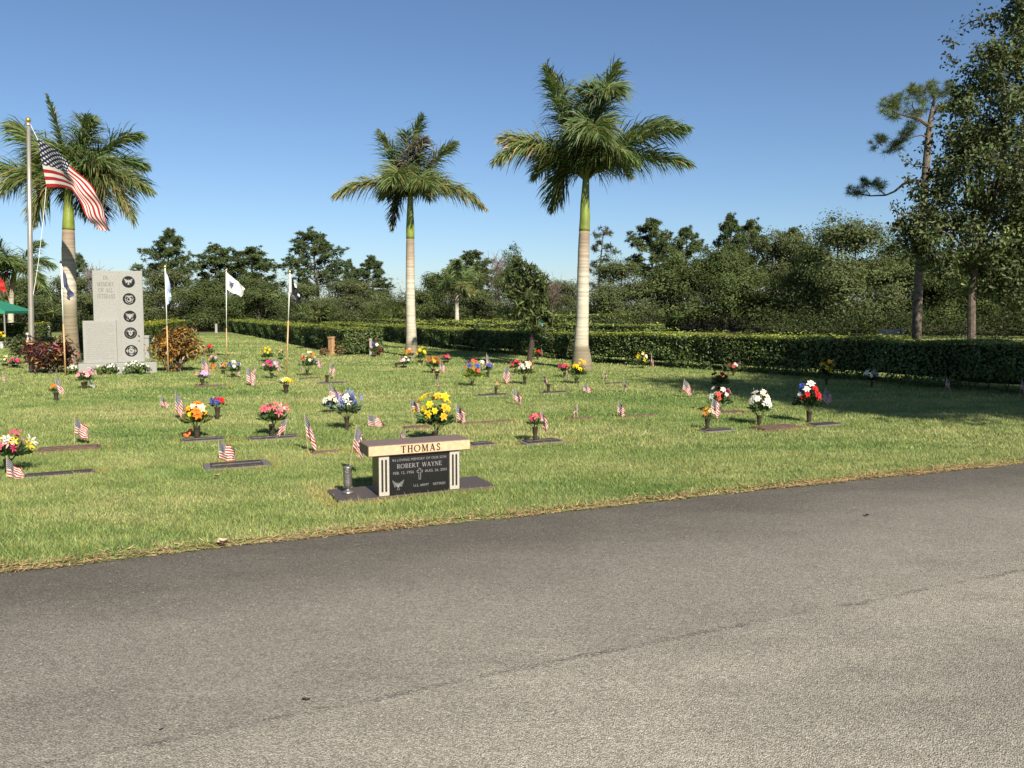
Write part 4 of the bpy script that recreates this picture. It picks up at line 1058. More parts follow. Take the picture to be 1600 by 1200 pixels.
# pine with a tall bare trunk
r = np.random.default_rng(93)
Y = 28.0
b0 = at(1432, 527, Y); org = np.array([b0.x, Y, 0])
def pl(x, y, dy=0.0): p = at(x, y, Y + dy); return np.array([p.x, p.y, p.z]) - org
root = thing('pine_tree', 'tall pine with bare scaly trunk and one long low branch', 'pine tree', (b0.x, Y, 0))
tk = [pl(1432, 527), pl(1434, 470), pl(1438, 400), pl(1442, 330), pl(1447, 260), pl(1451, 210), pl(1455, 180), pl(1462, 145)]
tk[0][2] = -.05
ch = [tube(tk, [.165, .15, .14, .13, .12, .105, .07, .03], 12)]
def branch(pts, r0, n=6):
    P = [pl(*p) for p in pts]; return tube(P, np.linspace(r0, r0 * .3, len(P)), 6, None, 0, False)
br = [branch([(1441, 283), (1425, 282), (1411, 288), (1398, 299), (1384, 305), (1360, 306), (1340, 303)], .06),
      branch([(1449, 215), (1440, 211), (1430, 213), (1418, 218)], .035), branch([(1450, 196), (1436, 186), (1420, 182), (1405, 178), (1390, 172)], .07),
      branch([(1452, 188), (1462, 176), (1466, 160)], .05), branch([(1446, 285, -.3), (1458, 265, -.5), (1468, 252, -.8)], .06), branch([(1418, 218), (1400, 228), (1385, 228)], .03), branch([(1455, 180), (1478, 160, .4), (1500, 150, .6)], .05), branch([(1436, 186), (1425, 165), (1428, 150)], .03), branch([(1384, 305), (1376, 298), (1370, 291)], .025), branch([(1360, 306), (1353, 295)], .02)]
obj('trunk', build('big_pine_trunk', ch, BARK_PINE, True), root)
for b_ in br: obj('branch', build('pine_branch', [b_], BARK), root)
T = []
for x, y, k, sx, sy in [(1332, 298, 8, 9, 7), (1350, 288, 9, 9, 7), (1368, 288, 8, 9, 7), (1375, 296, 4, 5, 5), (1343, 303, 4, 8, 4),
                        (1380, 216, 7, 9, 8), (1372, 226, 6, 9, 7), (1395, 228, 7, 9, 7), (1408, 222, 7, 8, 8), (1412, 208, 6, 8, 8), (1424, 203, 5, 8, 7), (1386, 236, 4, 6, 5),
                        (1388, 160, 10, 12, 8), (1405, 156, 10, 12, 8), (1384, 172, 7, 8, 7), (1400, 172, 6, 10, 6), (1424, 146, 9, 10, 8), (1438, 138, 9, 10, 8), (1455, 136, 9, 10, 8), (1440, 160, 8, 12, 8), (1425, 176, 6, 10, 6), (1462, 150, 10, 12, 10), (1478, 140, 9, 10, 9), (1495, 146, 8, 12, 9), (1440, 180, 5, 8, 6), (1470, 170, 6, 9, 8), (1397, 184, 5, 8, 5), (1430, 195, 4, 8, 5)]:
    for j in range(k): T.append(pl(x + r.normal(0, sx * .6), y + r.normal(0, sy * .6), r.normal(0, .35)))
obj('needles', build('big_pine_needles', [tufts(r, np.array(T), 0.24 * r.uniform(.8, 1.2, len(T)), 80, (0.092, 0.118, 0.034), 0.011, up=.5)], NEEDLE), root)

# small drooping broadleaf tree between the palms
r = np.random.default_rng(94)
base = gp(828, 573); Y = base.y; org = np.array([base.x, Y, 0])
root = thing('mango_tree', 'small drooping broadleaf tree with a dark leaning trunk', 'small tree', base)
tk = [pl(826, 573), pl(828, 555), pl(832, 530), pl(835, 508), pl(834, 480), pl(828, 450), pl(822, 420)]; tk[0][2] = -.03
ch = [tube(tk, [.085, .075, .07, .06, .05, .04, .02], 9)] + [branch([(835, 512), (850, 518), (866, 528), (878, 540)], .025), branch([(834, 490), (850, 495), (862, 500)], .02), branch([(832, 470), (812, 462), (800, 455)], .02), branch([(834, 480), (815, 488), (808, 492)], .02), branch([(828, 450), (845, 445), (855, 450)], .02)]
obj('trunk', build('mango_trunk', ch, mat_plain('dark_bark', (0.055, 0.043, 0.033), .9, var=.3, bump=.6, spec=.1)), root)
bl = [(*pl(x, y, dy), *(np.array([1, 1, .85]) * rp * mpp(base))) for x, y, rp, dy in [(820, 428, 18, 0), (808, 436, 16, .3), (838, 438, 15, -.2), (812, 460, 20, 0), (838, 466, 20, .3), (822, 480, 20, -.4), (845, 488, 17, 0), (812, 492, 13, .2), (828, 505, 12, 0), (858, 502, 9, 0), (876, 540, 13, 0), (884, 550, 8, 0), (866, 530, 6, 0), (842, 513, 9, -.2), (815, 415, 10, 0), (797, 455, 8, 0), (850, 450, 10, 0)]]
obj('crown', build('mango_crown', [clumps(r, bl, 3600, 0.19, (0.058, 0.074, 0.024), 0.27, 12, elong=1.1, var=.45, width=.27, hang=.30)], LEAF), root)
o = obj('wind_chime', build('wind_chime', [tube([pl(846, 492), pl(846, 499)], [.004, .004], 4), tube([pl(846, 499), pl(846, 500), pl(846, 511), pl(846, 513)], [.02, .05, .06, .03], 10)], TEAL), None, org)
tag(o, 'teal hanging ornament in the small drooping tree', 'ornament')

# ------------------------------------------------------------------ lettering
STROKES = {  # serif capitals: (x0,y0,x1,y1,w) bars in a unit-high box, advance last
 'T': ([(.36, 0, .36, 1, .17), (.0, .96, .72, .96, .08), (.035, .80, .035, 1, .06), (.685, .80, .685, 1, .06), (.20, .03, .52, .03, .06)], .80),
 'H': ([(.17, 0, .17, 1, .16), (.67, 0, .67, 1, .16), (.17, .52, .67, .52, .08), (0, .03, .34, .03, .06), (.50, .03, .84, .03, .06), (0, .97, .34, .97, .06), (.50, .97, .84, .97, .06)], .92),
 'M': ([(.14, 0, .14, 1, .08), (.84, 0, .84, 1, .16), (.16, 1, .48, .04, .15), (.80, 1, .48, .04, .08), (0, .03, .28, .03, .06), (.68, .03, 1.0, .03, .06), (0, .97, .2, .97, .06), (.80, .97, 1, .97, .06)], 1.08),
 'A': ([(.40, 1, .10, 0, .08), (.40, 1, .72, 0, .16), (.20, .34, .60, .34, .07), (0, .03, .24, .03, .06), (.54, .03, .86, .03, .06)], .92),
 'R': ([(.17, 0, .17, 1, .16), (.17, .96, .50, .96, .08), (.17, .50, .50, .50, .08), (.57, .58, .57, .90, .15), (.36, .50, .76, 0, .15), (0, .03, .34, .03, .06), (0, .97, .2, .97, .06), (.64, .03, .84, .03, .06)], .88),
 'B': ([(.17, 0, .17, 1, .16), (.17, .96, .48, .96, .08), (.17, .52, .50, .52, .08), (.17, .04, .50, .04, .08), (.55, .60, .55, .90, .15), (.59, .10, .59, .46, .16), (0, .03, .2, .03, .06), (0, .97, .2, .97, .06)], .76),
 'E': ([(.17, 0, .17, 1, .16), (.0, .96, .62, .96, .08), (.17, .52, .50, .52, .08), (.0, .04, .66, .04, .08), (.60, .78, .60, 1, .06), (.64, 0, .64, .24, .06), (.50, .40, .50, .64, .06)], .74),
 'W': ([(.10, 1, .34, 0, .15), (.60, 1, .34, 0, .07), (.56, 1, .80, 0, .15), (1.06, 1, .80, 0, .07), (-.02, .97, .24, .97, .06), (.92, .97, 1.16, .97, .06), (.46, .97, .7, .97, .06)], 1.18),
 'Y': ([(.10, 1, .40, .45, .15), (.70, 1, .40, .45, .07), (.40, 0, .40, .48, .16), (-.02, .97, .24, .97, .06), (.58, .97, .82, .97, .06), (.24, .03, .56, .03, .06)], .84),
 'N': ([(.14, 0, .14, 1, .08), (.74, 0, .74, 1, .08), (.14, 1, .74, 0, .16), (0, .03, .28, .03, .06), (0, .97, .18, .97, .06), (.60, .97, .88, .97, .06)], .92),
 'V': ([(.10, 1, .40, 0, .16), (.70, 1, .40, 0, .07), (-.02, .97, .24, .97, .06), (.58, .97, .82, .97, .06)], .82),
 'F': ([(.17, 0, .17, 1, .16), (.0, .96, .62, .96, .08), (.17, .50, .48, .50, .08), (.60, .76, .60, 1, .06), (.48, .38, .48, .62, .06), (0, .03, .34, .03, .06)], .70),
 'L': ([(.17, 0, .17, 1, .16), (.0, .04, .62, .04, .08), (.60, 0, .60, .26, .06), (0, .97, .34, .97, .06)], .72),
 'I': ([(.17, 0, .17, 1, .16), (0, .03, .34, .03, .06), (0, .97, .34, .97, .06)], .44),
 ' ': ([], .55),
}
for ch_, pts_ in {'O': [(.5 + .5 * math.cos(t), .5 + .5 * math.sin(t)) for t in np.linspace(0, 2 * math.pi, 25)],
                  'S': [(.86, .80), (.70, .95), (.48, 1.0), (.25, .95), (.12, .80), (.16, .65), (.35, .56), (.62, .46), (.82, .34), (.88, .20), (.75, .05), (.50, 0.0), (.25, .04), (.10, .20)]}.items():
    wd = .82 if ch_ == 'O' else .56
    bars = []
    for (a0, b0), (a1, b1) in zip(pts_[:-1], pts_[1:]):
        vert = abs(b1 - b0) / (math.hypot((a1 - a0), b1 - b0) + 1e-6)
        bars.append((a0 * wd, .04 + b0 * .92, a1 * wd, .04 + b1 * .92, (.06 + .10 * vert) if ch_ == 'O' else .12))
    if ch_ == 'S': bars += [(.86 * wd, .74, .86 * wd, 1, .05), (.08 * wd, 0, .08 * wd, .26, .05)]
    STROKES[ch_] = (bars, wd + .14)
def serif_text(txt, height, mat, name='lettering', bold=1.0, width=1.0, spacing=0.0):
    """flat raised letters in the XZ plane facing -Y, centred on x, baseline z=0"""
    tot = sum(STROKES[c][1] + spacing for c in txt) - spacing
    x = -tot / 2; ch = []; k = 0
    for c in txt:
        for x0, y0, x1, y1, w_ in STROKES[c][0]:
            d = np.array([x1 - x0, y1 - y0]); l = np.linalg.norm(d) + 1e-9; n_ = np.array([-d[1], d[0]]) / l * w_ * bold / 2
            q = [(x0 + n_[0], y0 + n_[1]), (x0 - n_[0], y0 - n_[1]), (x1 - n_[0], y1 - n_[1]), (x1 + n_[0], y1 + n_[1])]
            yy = -0.0004 * (k % 6); k += 1
            ch.append((np.array([((x + a) * height * width, yy, b * height) for a, b in q]), np.array([[0, 1, 2, 3]])))
        x += STROKES[c][1] + spacing
    return build(name, ch, mat)
def sans_text(txt, height, mat, name='lettering', xscale=1.0, shear=0.0):
    cu = bpy.data.curves.new('t', 'FONT'); cu.body = txt; cu.size = height * 1.42; cu.align_x = 'CENTER'; cu.extrude = 0.0006; cu.resolution_u = 2; cu.shear = shear
    ob = bpy.data.objects.new('t', cu); COL.objects.link(ob)
    dg = bpy.context.evaluated_depsgraph_get(); me = bpy.data.meshes.new_from_object(ob.evaluated_get(dg))
    COL.objects.unlink(ob); bpy.data.objects.remove(ob); bpy.data.curves.remove(cu)
    co = np.zeros(len(me.vertices) * 3); me.vertices.foreach_get('co', co); co = co.reshape(-1, 3)
    me.vertices.foreach_set('co', np.stack([co[:, 0] * xscale, -co[:, 2], co[:, 1]], 1).ravel()); me.update()
    me.materials.clear(); me.materials.append(mat); me.name = name
    return me

# emblems: black disc, grey figure
def poly_prism(pts, y):
    n_ = len(pts); return (np.array([(a, y, b) for a, b in pts]), np.array([list(range(n_))]))
def circ(cx, cy, rx, ry=None, n=24, a0=0, a1=2 * math.pi):
    ry = ry or rx; return [(cx + rx * math.cos(t), cy + ry * math.sin(t)) for t in np.linspace(a0, a1, n, endpoint=(a1 - a0) < 6.28)]
def eagle(cy=0.0, sc=1.0, feathers=5, span=.78, rise=.55):
    out = [circ(0, cy - .05 * sc, .13 * sc, .28 * sc, 12), circ(0, cy + .30 * sc, .09 * sc, .11 * sc, 10), [(-.06 * sc, cy - .25 * sc), (.06 * sc, cy - .25 * sc), (.2 * sc, cy - .58 * sc), (-.2 * sc, cy - .58 * sc)]]
    for sg in (-1, 1):
        for i in range(feathers):
            f = i / (feathers - 1); ex = sg * span * sc * (1 - .35 * f); ez = cy + (rise - .85 * f) * sc
            ax, az = sg * .12 * sc, cy + (.18 - .2 * f) * sc; d = math.hypot(ex - ax, ez - az); nx, nz = -(ez - az) / d * .07 * sc, (ex - ax) / d * .07 * sc
            out.append([(ax + nx, az + nz), (ax - nx, az - nz), (ex - nx * .6, ez - nz * .6), (ex + nx * .6, ez + nz * .6)])
    return out
def shield(cy, s): return [(-.30 * s, cy + .34 * s), (0, cy + .40 * s), (.30 * s, cy + .34 * s), (.28 * s, cy - .12 * s), (0, cy - .42 * s), (-.28 * s, cy - .12 * s)]
def star(cx, cy, r0): return [(cx + (r0 if i % 2 == 0 else r0 * .42) * math.sin(i * math.pi / 5), cy + (r0 if i % 2 == 0 else r0 * .42) * math.cos(i * math.pi / 5)) for i in range(10)]
def ticks(n, r0, r1, wdt): return [[((r0 * math.cos(t) - wdt * math.sin(t)), (r0 * math.sin(t) + wdt * math.cos(t))), ((r0 * math.cos(t) + wdt * math.sin(t)), (r0 * math.sin(t) - wdt * math.cos(t))), ((r1 * math.cos(t) + wdt * math.sin(t)), (r1 * math.sin(t) - wdt * math.cos(t))), ((r1 * math.cos(t) - wdt * math.sin(t)), (r1 * math.sin(t) + wdt * math.cos(t)))] for t in np.arange(n) * 2 * math.pi / n]
EMB = [
 ([circ(0, 0, 1, n=36)], eagle(.05, 1.05, 6)),
 ([circ(0, 0, 1, n=36)], [circ(0, -.12, .46, n=24), [(-.75, .62), (-.2, .40), (.2, .40), (.75, .62), (.25, .70), (0, .62), (-.25, .70)], [(-.82, .1), (-.7, .16), (-.45, -.62), (-.58, -.66)], [(.82, .1), (.7, .16), (.45, -.62), (.58, -.66)], [(-.6, -.58), (0, -.82), (.6, -.58), (.5, -.72), (0, -.92), (-.5, -.72)], circ(-.62, .38, .13, .09, 10), circ(.62, .38, .13, .09, 10)]),
 ([circ(0, 0, 1, n=36)], eagle(.18, .95, 5, .85, .42) + [shield(-.22, .85), [(-.7, -.5), (-.6, -.42), (-.2, -.72), (-.28, -.82)], [(.7, -.5), (.6, -.42), (.2, -.72), (.28, -.82)]]),
 ([circ(0, 0, 1, n=36)], [shield(-.05, 1.25), [(-.7, .35), (-.1, .20), (-.1, .42), (-.35, .62)], [(.7, .35), (.1, .20), (.1, .42), (.35, .62)], star(0, .62, .16)] + ticks(20, .78, .94, .035)),
 ([circ(0, 0, 1, n=36)], ticks(4, .62, .92, .22) + [circ(0, 0, .60, n=30), *ticks(12, .70, .88, .06)]),
]
EMB_OVER = {4: [circ(0, 0, .50, n=30)], 1: [[(-.3, .05), (-.05, .18), (.12, -.02), (.0, -.3), (-.2, -.25)]], 3: [star(0, .02, .16)]}
EMB_OVER2 = {4: [circ(0, 0, .44, n=30)]}
EMB_OVER3 = {4: [[(-.2, .12), (.2, .12), (.2, .04), (-.2, .04)], [(-.2, -.03), (.2, -.03), (.2, -.1), (-.2, -.1)]]}
def emblem(i, rad, parent, loc, dark=EMB_DARK, light=EMB_LIGHT, disc=True):
    def sc(L, y): return [poly_prism([(a * rad, b * rad) for a, b in p], y - 0.0003 * (k % 5)) for k, p in enumerate(L)]
    if disc:
        e = obj('emblem', build('emblem_disc', sc(EMB[i][0], 0.0), dark), parent, loc)
        f = obj('emblem_figure', build('emblem_figure', sc([[(a * .84, b * .84) for a, b in p] for p in EMB[i][1]], -0.004), light), e)
        if i in EMB_OVER: obj('emblem_detail', build('emblem_detail', sc(EMB_OVER[i], -0.007), dark), e)
        if i in EMB_OVER2: obj('emblem_detail', build('emblem_detail', sc(EMB_OVER2[i], -0.009), light), e)
        if i in EMB_OVER3: obj('emblem_detail', build('emblem_detail', sc(EMB_OVER3[i], -0.011), dark), e)
    else:
        obj('emblem', build('emblem_figure', sc(EMB[i][1], 0), light), parent, loc)

# ------------------------------------------------------------------ veterans monument
mb = gp(182, 584); s = mpp(mb); Ym = mb.y
root = thing('stone_monument', 'tall grey stone veterans monument with five round emblems', 'monument', mb, R(24))
def mx(x): return (x - 182) * s
def mz(y): return at(182, y, Ym).z
zb = mz(567)
obj('plinth', bev_box('plinth', mx(130), mx(240), -.10, .55, -.03, zb, .012, GRANITE_PALE), root)
tall = obj('upright_slab', bev_box('upright_slab', mx(152.5), mx(223), .13, .42, zb + .002, mz(422.5), .008, GRANITE_PALE), root)
obj('name_strip', bev_box('name_strip', mx(190), mx(221.5), .118, .14, zb + .004, mz(424), .004, GRANITE_PALE), root)
low = obj('front_tablet', bev_box('front_tablet', mx(137.5), mx(184), -.02, .125, zb + .002, mz(501), .008, GRANITE_PALE), root)
for i, ey in enumerate((440, 467, 494.5, 521, 549)):
    emblem(i, 9.2 * s, root, (mx(203 + i * .25), .1165, mz(ey)))
for txt, ty, hh, wd in (('IN', 437, 6.2, .8), ('MEMORY', 447, 6.4, .66), ('OF ALL', 456.5, 6.4, .7), ('VETERANS', 466, 6.4, .62)):
    obj('lettering', serif_text(txt, hh * s, ENGRAVE_SHADE, width=wd, bold=.95), root, (mx(171), .1275, mz(ty)))
# the long inscription on the low tablet: worn rows too small to read
r = np.random.default_rng(31); rows = []
for k in range(16):
    z = mz(507 + k * 3.55); x = mx(142); xe = mx(180 - (8 if k % 5 == 4 else 0))
    while x < xe:
        l = r.uniform(1.2, 4.5) * s
        rows.append((np.array([(x, 0, z), (min(x + l, xe), 0, z), (min(x + l, xe), 0, z + 1.1 * s), (x, 0, z + 1.1 * s)]), np.array([[0, 1, 2, 3]]))); x += l + r.uniform(.6, 1.3) * s
obj('worn_inscription', build('worn_inscription', rows, mat_plain('worn_engraving', (0.21, 0.205, 0.19), .9, var=.15)), root, (0, -.0225, 0))

# ------------------------------------------------------------------ cloth
def cloth(name, top, bot, mat, nu=16, nv=9, ripple=0.03, seed=0, freq=1.6, v0=0.0, v1=1.0):
    """top/bottom edge polylines (from the hoist outwards) -> sheet with UV (u along the fly, v up)"""
    r = np.random.default_rng(seed); ph = r.uniform(0, 6.28, 3)
    top = np.array([tuple(p) for p in top]); bot = np.array([tuple(p) for p in bot])
    def res(A, n):
        l = np.concatenate([[0], np.cumsum(np.linalg.norm(np.diff(A, axis=0), axis=1))]); l /= l[-1]
        u = np.linspace(0, 1, n); B = np.stack([np.interp(u, l, A[:, i]) for i in range(3)], 1)
        for _ in range(2): B[1:-1] = (B[:-2] + 2 * B[1:-1] + B[2:]) / 4
        return B
    Tt, Bb = res(top, nu), res(bot, nu)
    u = np.linspace(0, 1, nu)[:, None]; v = np.linspace(0, 1, nv)[None, :]
    P = Bb[:, None, :] * (1 - v[..., None]) + Tt[:, None, :] * v[..., None]
    amp = ripple * np.clip(u * 2.2, 0, 1)
    dy = amp * (np.sin(2 * math.pi * (freq * u + .35 * v) + ph[0]) + .5 * np.sin(2 * math.pi * (freq * 2.3 * u - .8 * v) + ph[1]))
    P[..., 1] += dy; P[..., 0] += amp * .35 * np.sin(2 * math.pi * (1.2 * v + u) + ph[2]); P[..., 2] += amp * .25 * np.sin(2 * math.pi * (freq * u) + ph[1])
    me = build(name, [(P.reshape(-1, 3), np.array([(i * nv + j, (i + 1) * nv + j, (i + 1) * nv + j + 1, i * nv + j + 1) for i in range(nu - 1) for j in range(nv - 1)]))], mat, True)
    uvl = me.uv_layers.new(name='UVMap')
    uu, vv = np.meshgrid(np.linspace(0, 1, nu), np.linspace(v0, v1, nv), indexing='ij'); UV = np.stack([uu.ravel(), vv.ravel()], 1)
    li = np.zeros(len(me.loops), np.int32); me.loops.foreach_get('vertex_index', li); uvl.data.foreach_set('uv', UV[li].astype(np.float32).ravel())
    return me

# ------------------------------------------------------------------ flagpole and the big flag
fb = gp(50, 582); Yf = fb.y
def fl(x, y, dy=0.0): p = at(x, y, Yf + dy); return np.array([p.x - fb.x, p.y - fb.y, p.z])
root = thing('flagpole', 'tall metal flagpole with gold ball at the left', 'flagpole', fb)
topz = fl(44.5, 196)
obj('pole', build('flagpole_shaft', [tube([(0, 0, -.03), (0, 0, .05), tuple(topz * .5), tuple(topz)], [.075, .068, .058, .040], 18)], METAL_POLE, True), root)
obj('truck', build('flagpole_truck', [tube([topz, topz + np.array([0, 0, .06])], [.055, .04], 12)], METAL_POLE), root)
obj('ball', build('flagpole_ball', [lathe([(0.004, -.065), (.04, -.05), (.062, 0), (.045, .045), (.004, .062)], 16, None, 0, tuple(topz + np.array([0, 0, .13])))], GOLD, True), root)
obj('halyard', build('halyard', [tube([topz + np.array([.05, 0, .02]), fl(58, 216), fl(59, 219)], .005, 5), tube([fl(72, 293), fl(68, 340), fl(60, 410), fl(54, 448), fl(50.5, 470), fl(50, 530)], .0055, 5)], ROPE), root)
fl_t = [fl(58.5, 217), fl(75, 226, -.2), fl(92, 238, -.35), fl(110, 258, -.5), fl(128, 276, -.6), fl(145, 296, -.7), fl(160, 322, -.75), fl(170, 345, -.8), fl(178, 362, -.8)]
fl_b = [fl(73, 293), fl(88, 292), fl(104, 294, -.4), fl(117, 296, -.6), fl(122, 306, -.6), fl(128, 326, -.65), fl(134, 347, -.7), fl(150, 356, -.75), fl(156, 359, -.8)]
o = obj('national_flag', cloth('national_flag', fl_t, fl_b, FLAG, 44, 26, .09, 5, 1.7), None, fb)
tag(o, 'large striped flag with stars blowing from the tall flagpole', 'flag')

# ------------------------------------------------------------------ service flags on wooden poles
def service_pole(label, flabel, b, t, split, top, bot, mat, seed, ball=False, sleeve=None, design=None):
    base = gp(*b); Yp = base.y
    def q(x, y, dy=0.0): p = at(x, y, Yp + dy); return np.array([p.x - base.x, p.y - base.y, p.z])
    root = thing('flag_pole', label, 'flag pole', base, 0, 'wooden poles of the service flags')
    P0 = np.array([0, 0, -.02]); P1 = q(*t); f = (b[1] - split) / (b[1] - t[1]); Pm = P0 + (P1 - P0) * f
    obj('lower_pole', build('lower_pole', [tube([P0, Pm], .017, 10)], POLE_WOOD, True), root)
    obj('upper_pole', build('upper_pole', [tube([Pm, P1], .013, 10)], POLE_WHITE, True), root)
    obj('finial', build('finial', [lathe([(.004, 0), (.022, .012), (.026, .03), (.014, .06), (.004, .08)], 12, None, 0, tuple(P1))], BRONZE if ball else GOLD, True), root)
    c = obj('service_flag', cloth('service_flag', [q(*p) for p in top], [q(*p) for p in bot], mat, 18, 12, .045, seed, 1.4), None, base)
    tag(c, flabel, 'flag', 'service flags around the monument')
    if sleeve:
        obj('header', build('header', [tube([q(*sleeve[0]), q(*sleeve[1])], .03, 8)], CL_WHITE), c)
    return c, q
c, q = service_pole('wooden pole carrying the navy flag before the dark croton', 'navy blue flag hanging on its pole beside the left palm', (102.5, 588), (95, 412), 506, [(96, 416), (103, 432), (108, 447), (113, 462)], [(98, 449), (103, 449), (106, 466), (108, 470)], CL_NAVY, 1, True, ((96, 416), (98, 450)))
c, q = service_pole('wooden pole carrying the pale blue flag before the orange croton', 'pale blue flag hanging limp on its pole', (263, 583), (258, 419), 508, [(258.5, 421), (262, 432), (265, 446), (268.5, 463)], [(259.5, 474), (260, 477), (262, 476), (266, 470)], CL_SKY, 2)
c, q = service_pole('thin pole carrying the white emblem flag in the grass lane', 'white flag with a blue emblem blowing on its pole', (354, 563), (353.5, 424), 512, [(354, 425), (363, 433), (374, 442), (384, 451)], [(354.5, 452), (361, 457), (370, 460), (377, 464)], CL_WHITE, 3)
ep = [[(a * .085, b * .085) for a, b in p] for p in eagle(.1, 1.0, 5) + [shield(-.3, .8)]]
ec = q(364, 444) - np.array([0, .10, 0])
obj('emblem', build('flag_emblem', [poly_prism([(ec[0] + a * 1.25, ec[2] + b * 1.25 - a * .5) for a, b in p], ec[1] - .0004 * i) for i, p in enumerate(ep)], CL_BLUE), c)
c, q = service_pole('leaning wooden pole carrying the black flag', 'black flag with a white header hanging on its leaning pole', (447.5, 586), (453, 427), 500, [(453.5, 428), (460, 440), (466, 453), (471, 463)], [(454, 457), (459, 462), (464, 470), (468, 477)], CL_BLACK, 4, False, ((453.5, 429), (453.5, 457)))
sp = q(463, 449) - np.array([0, .09, 0])
obj('printed_mark', build('printed_mark', [poly_prism([(sp[0] + a, sp[2] + b) for a, b in ((-.03, .10), (.02, .08), (.04, -.02), (-.01, 0))], sp[1]), poly_prism([(sp[0] + a + .07, sp[2] + b - .19) for a, b in ((-.02, .05), (.03, .02), (.03, -.04), (-.02, 0))], sp[1])], CL_WHITE), c)
c, q = service_pole('wooden pole of the red flag just outside the left edge', 'red flag tip reaching into view at the left edge', (-16, 588), (-20, 412), 506, [(-19, 415), (-8, 424), (2, 434), (9, 455)], [(-18, 452), (-10, 449), (-2, 450), (6, 458)], CL_RED, 5)

# ------------------------------------------------------------------ granite memorial bench
root = thing('memorial_bench', 'polished brown granite memorial bench with a black inscribed front', 'bench', (BENCH_C.x, BENCH_C.y, 0), BENCH_ANG)
obj('ground_slab', bev_box('ground_slab', -.70, .70, -.228, .24, -.05, .022, .006, GRANITE_SLAB), root)
obj('pedestal', bev_box('pedestal', -.352, .352, -.195, .02, .0225, .366, .004, GRANITE_DARK), root)
seat = obj('seat', bev_box('seat', -.453, .453, -.240, .06, .3665, .458, .007, [GRANITE_BROWN, GRANITE_TAN], lambda n_: 1 if n_.y < -.5 else 0), root)
obj('lettering', serif_text('THOMAS', .060, BLACK_PAINT, width=.98, spacing=.13, bold=1.2), seat, (.005, -.2415, .383))
panel = obj('inscribed_panel', bev_box('inscribed_panel', -.262, .262, -.206, -.194, .026, .362, .002, GRANITE_BLACK), root)
for sx in (-1, 1):
    p_ = obj('fluted_pillar', bev_box('fluted_pillar', *(sorted((sx * .268, sx * .357))), -.216, -.194, .0245, .3645, .003, STONE_SILVER), root)
    for dx in (-.016, .016):
        bm = bmesh.new(); pts_ = [(sx * .3125 + dx + a * .0085, b_) for a, b_ in [(math.cos(t), 0) for t in ()]]
        prof = [(sx * .3125 + dx + .0085 * math.cos(t), .325 + .0085 * math.sin(t)) for t in np.linspace(0, math.pi, 7)] + [(sx * .3125 + dx + .0085 * math.cos(t), .066 + .0085 * math.sin(t)) for t in np.linspace(math.pi, 2 * math.pi, 7)]
        obj('flute', build('flute', [poly_prism(prof, -.2175)], BLACK_PAINT), p_)
        bm.free()
yF = -.2075
obj('lettering', sans_text('IN LOVING MEMORY OF OUR SON', .022, ENGRAVE, xscale=.98), panel, (0, yF, .306))
obj('lettering', serif_text('ROBERT WAYNE', .037, ENGRAVE, width=1.02, spacing=.04, bold=1.1), panel, (.0, yF, .246))
obj('lettering', sans_text('FEB. 12, 1956', .023, ENGRAVE, xscale=1.02), panel, (-.143, yF, .196))
obj('lettering', sans_text('AUG. 26, 2001', .023, ENGRAVE, xscale=1.02), panel, (.148, yF, .196))
obj('lettering', sans_text('U.S. ARMY', .021, ENGRAVE, xscale=1.02), panel, (.012, yF, .078))
obj('lettering', sans_text('RETIRED', .021, ENGRAVE, xscale=1.02), panel, (.175, yF, .078))
def outline(pts_, w_):
    ch = []
    for k, ((a, b_), (c, d)) in enumerate(zip(pts_, pts_[1:] + pts_[:1])):
        v = np.array([c - a, d - b_]); n_ = np.array([-v[1], v[0]]) / (np.linalg.norm(v) + 1e-9) * w_ / 2
        ch.append(poly_prism([(a + n_[0], b_ + n_[1]), (a - n_[0], b_ - n_[1]), (c - n_[0], d - n_[1]), (c + n_[0], d + n_[1])], -.0003 * (k % 4)))
    return ch
cr = [(-.008, -.045), (.008, -.045), (.008, .015), (.024, .015), (.024, .031), (.008, .031), (.008, .048), (-.008, .048), (-.008, .031), (-.024, .031), (-.024, .015), (-.008, .015)]
obj('cross', build('cross', outline(cr, .004), ENGRAVE), panel, (.0, yF, .185))
obj('eagle_emblem', build('eagle_emblem', [c for p in eagle(.05, 1.0, 6, .8, .7) for c in outline([(a * .062, b_ * .062) for a, b_ in p], .0022)] + [poly_prism([(a * .016, b_ * .018) for a, b_ in shield(0, 1.6)], -.0016)], ENGRAVE), panel, (-.19, yF, .098))

# bronze flag vase standing on the bench's slab
vb = gp(543.5, 770, .022); s = mpp(vb)
vase = thing('flower_vase', 'embossed pewter vase holding a flag on the bench slab', 'vase', (vb.x, vb.y, .0225))
obj('body', build('vase_body', [lathe([(.005, 0), (.048, .0), (.050, .008), (.030, .020), (.014, .030), (.014, .040), (.030, .052), (.036, .07), (.0365, .10), (.037, .212), (.040, .218), (.040, .226), (.034, .226), (.033, .12), (.004, .115)], 24)], PEWTER, True), vase)
vt = sans_text('VETERAN', .030, mat_plain('relief', (.42, .40, .37), .5, .4), xscale=.9)
co = np.zeros(len(vt.vertices) * 3); vt.vertices.foreach_get('co', co); co = co.reshape(-1, 3)
ang = co[:, 2] / .039 - .35     # wrap the reading-upwards word round the body
vt.vertices.foreach_set('co', np.stack([-.0385 * np.sin(-ang), -.0385 * np.cos(ang), co[:, 0] + .142], 1).ravel()); vt.update()
obj('raised_lettering', vt, vase)

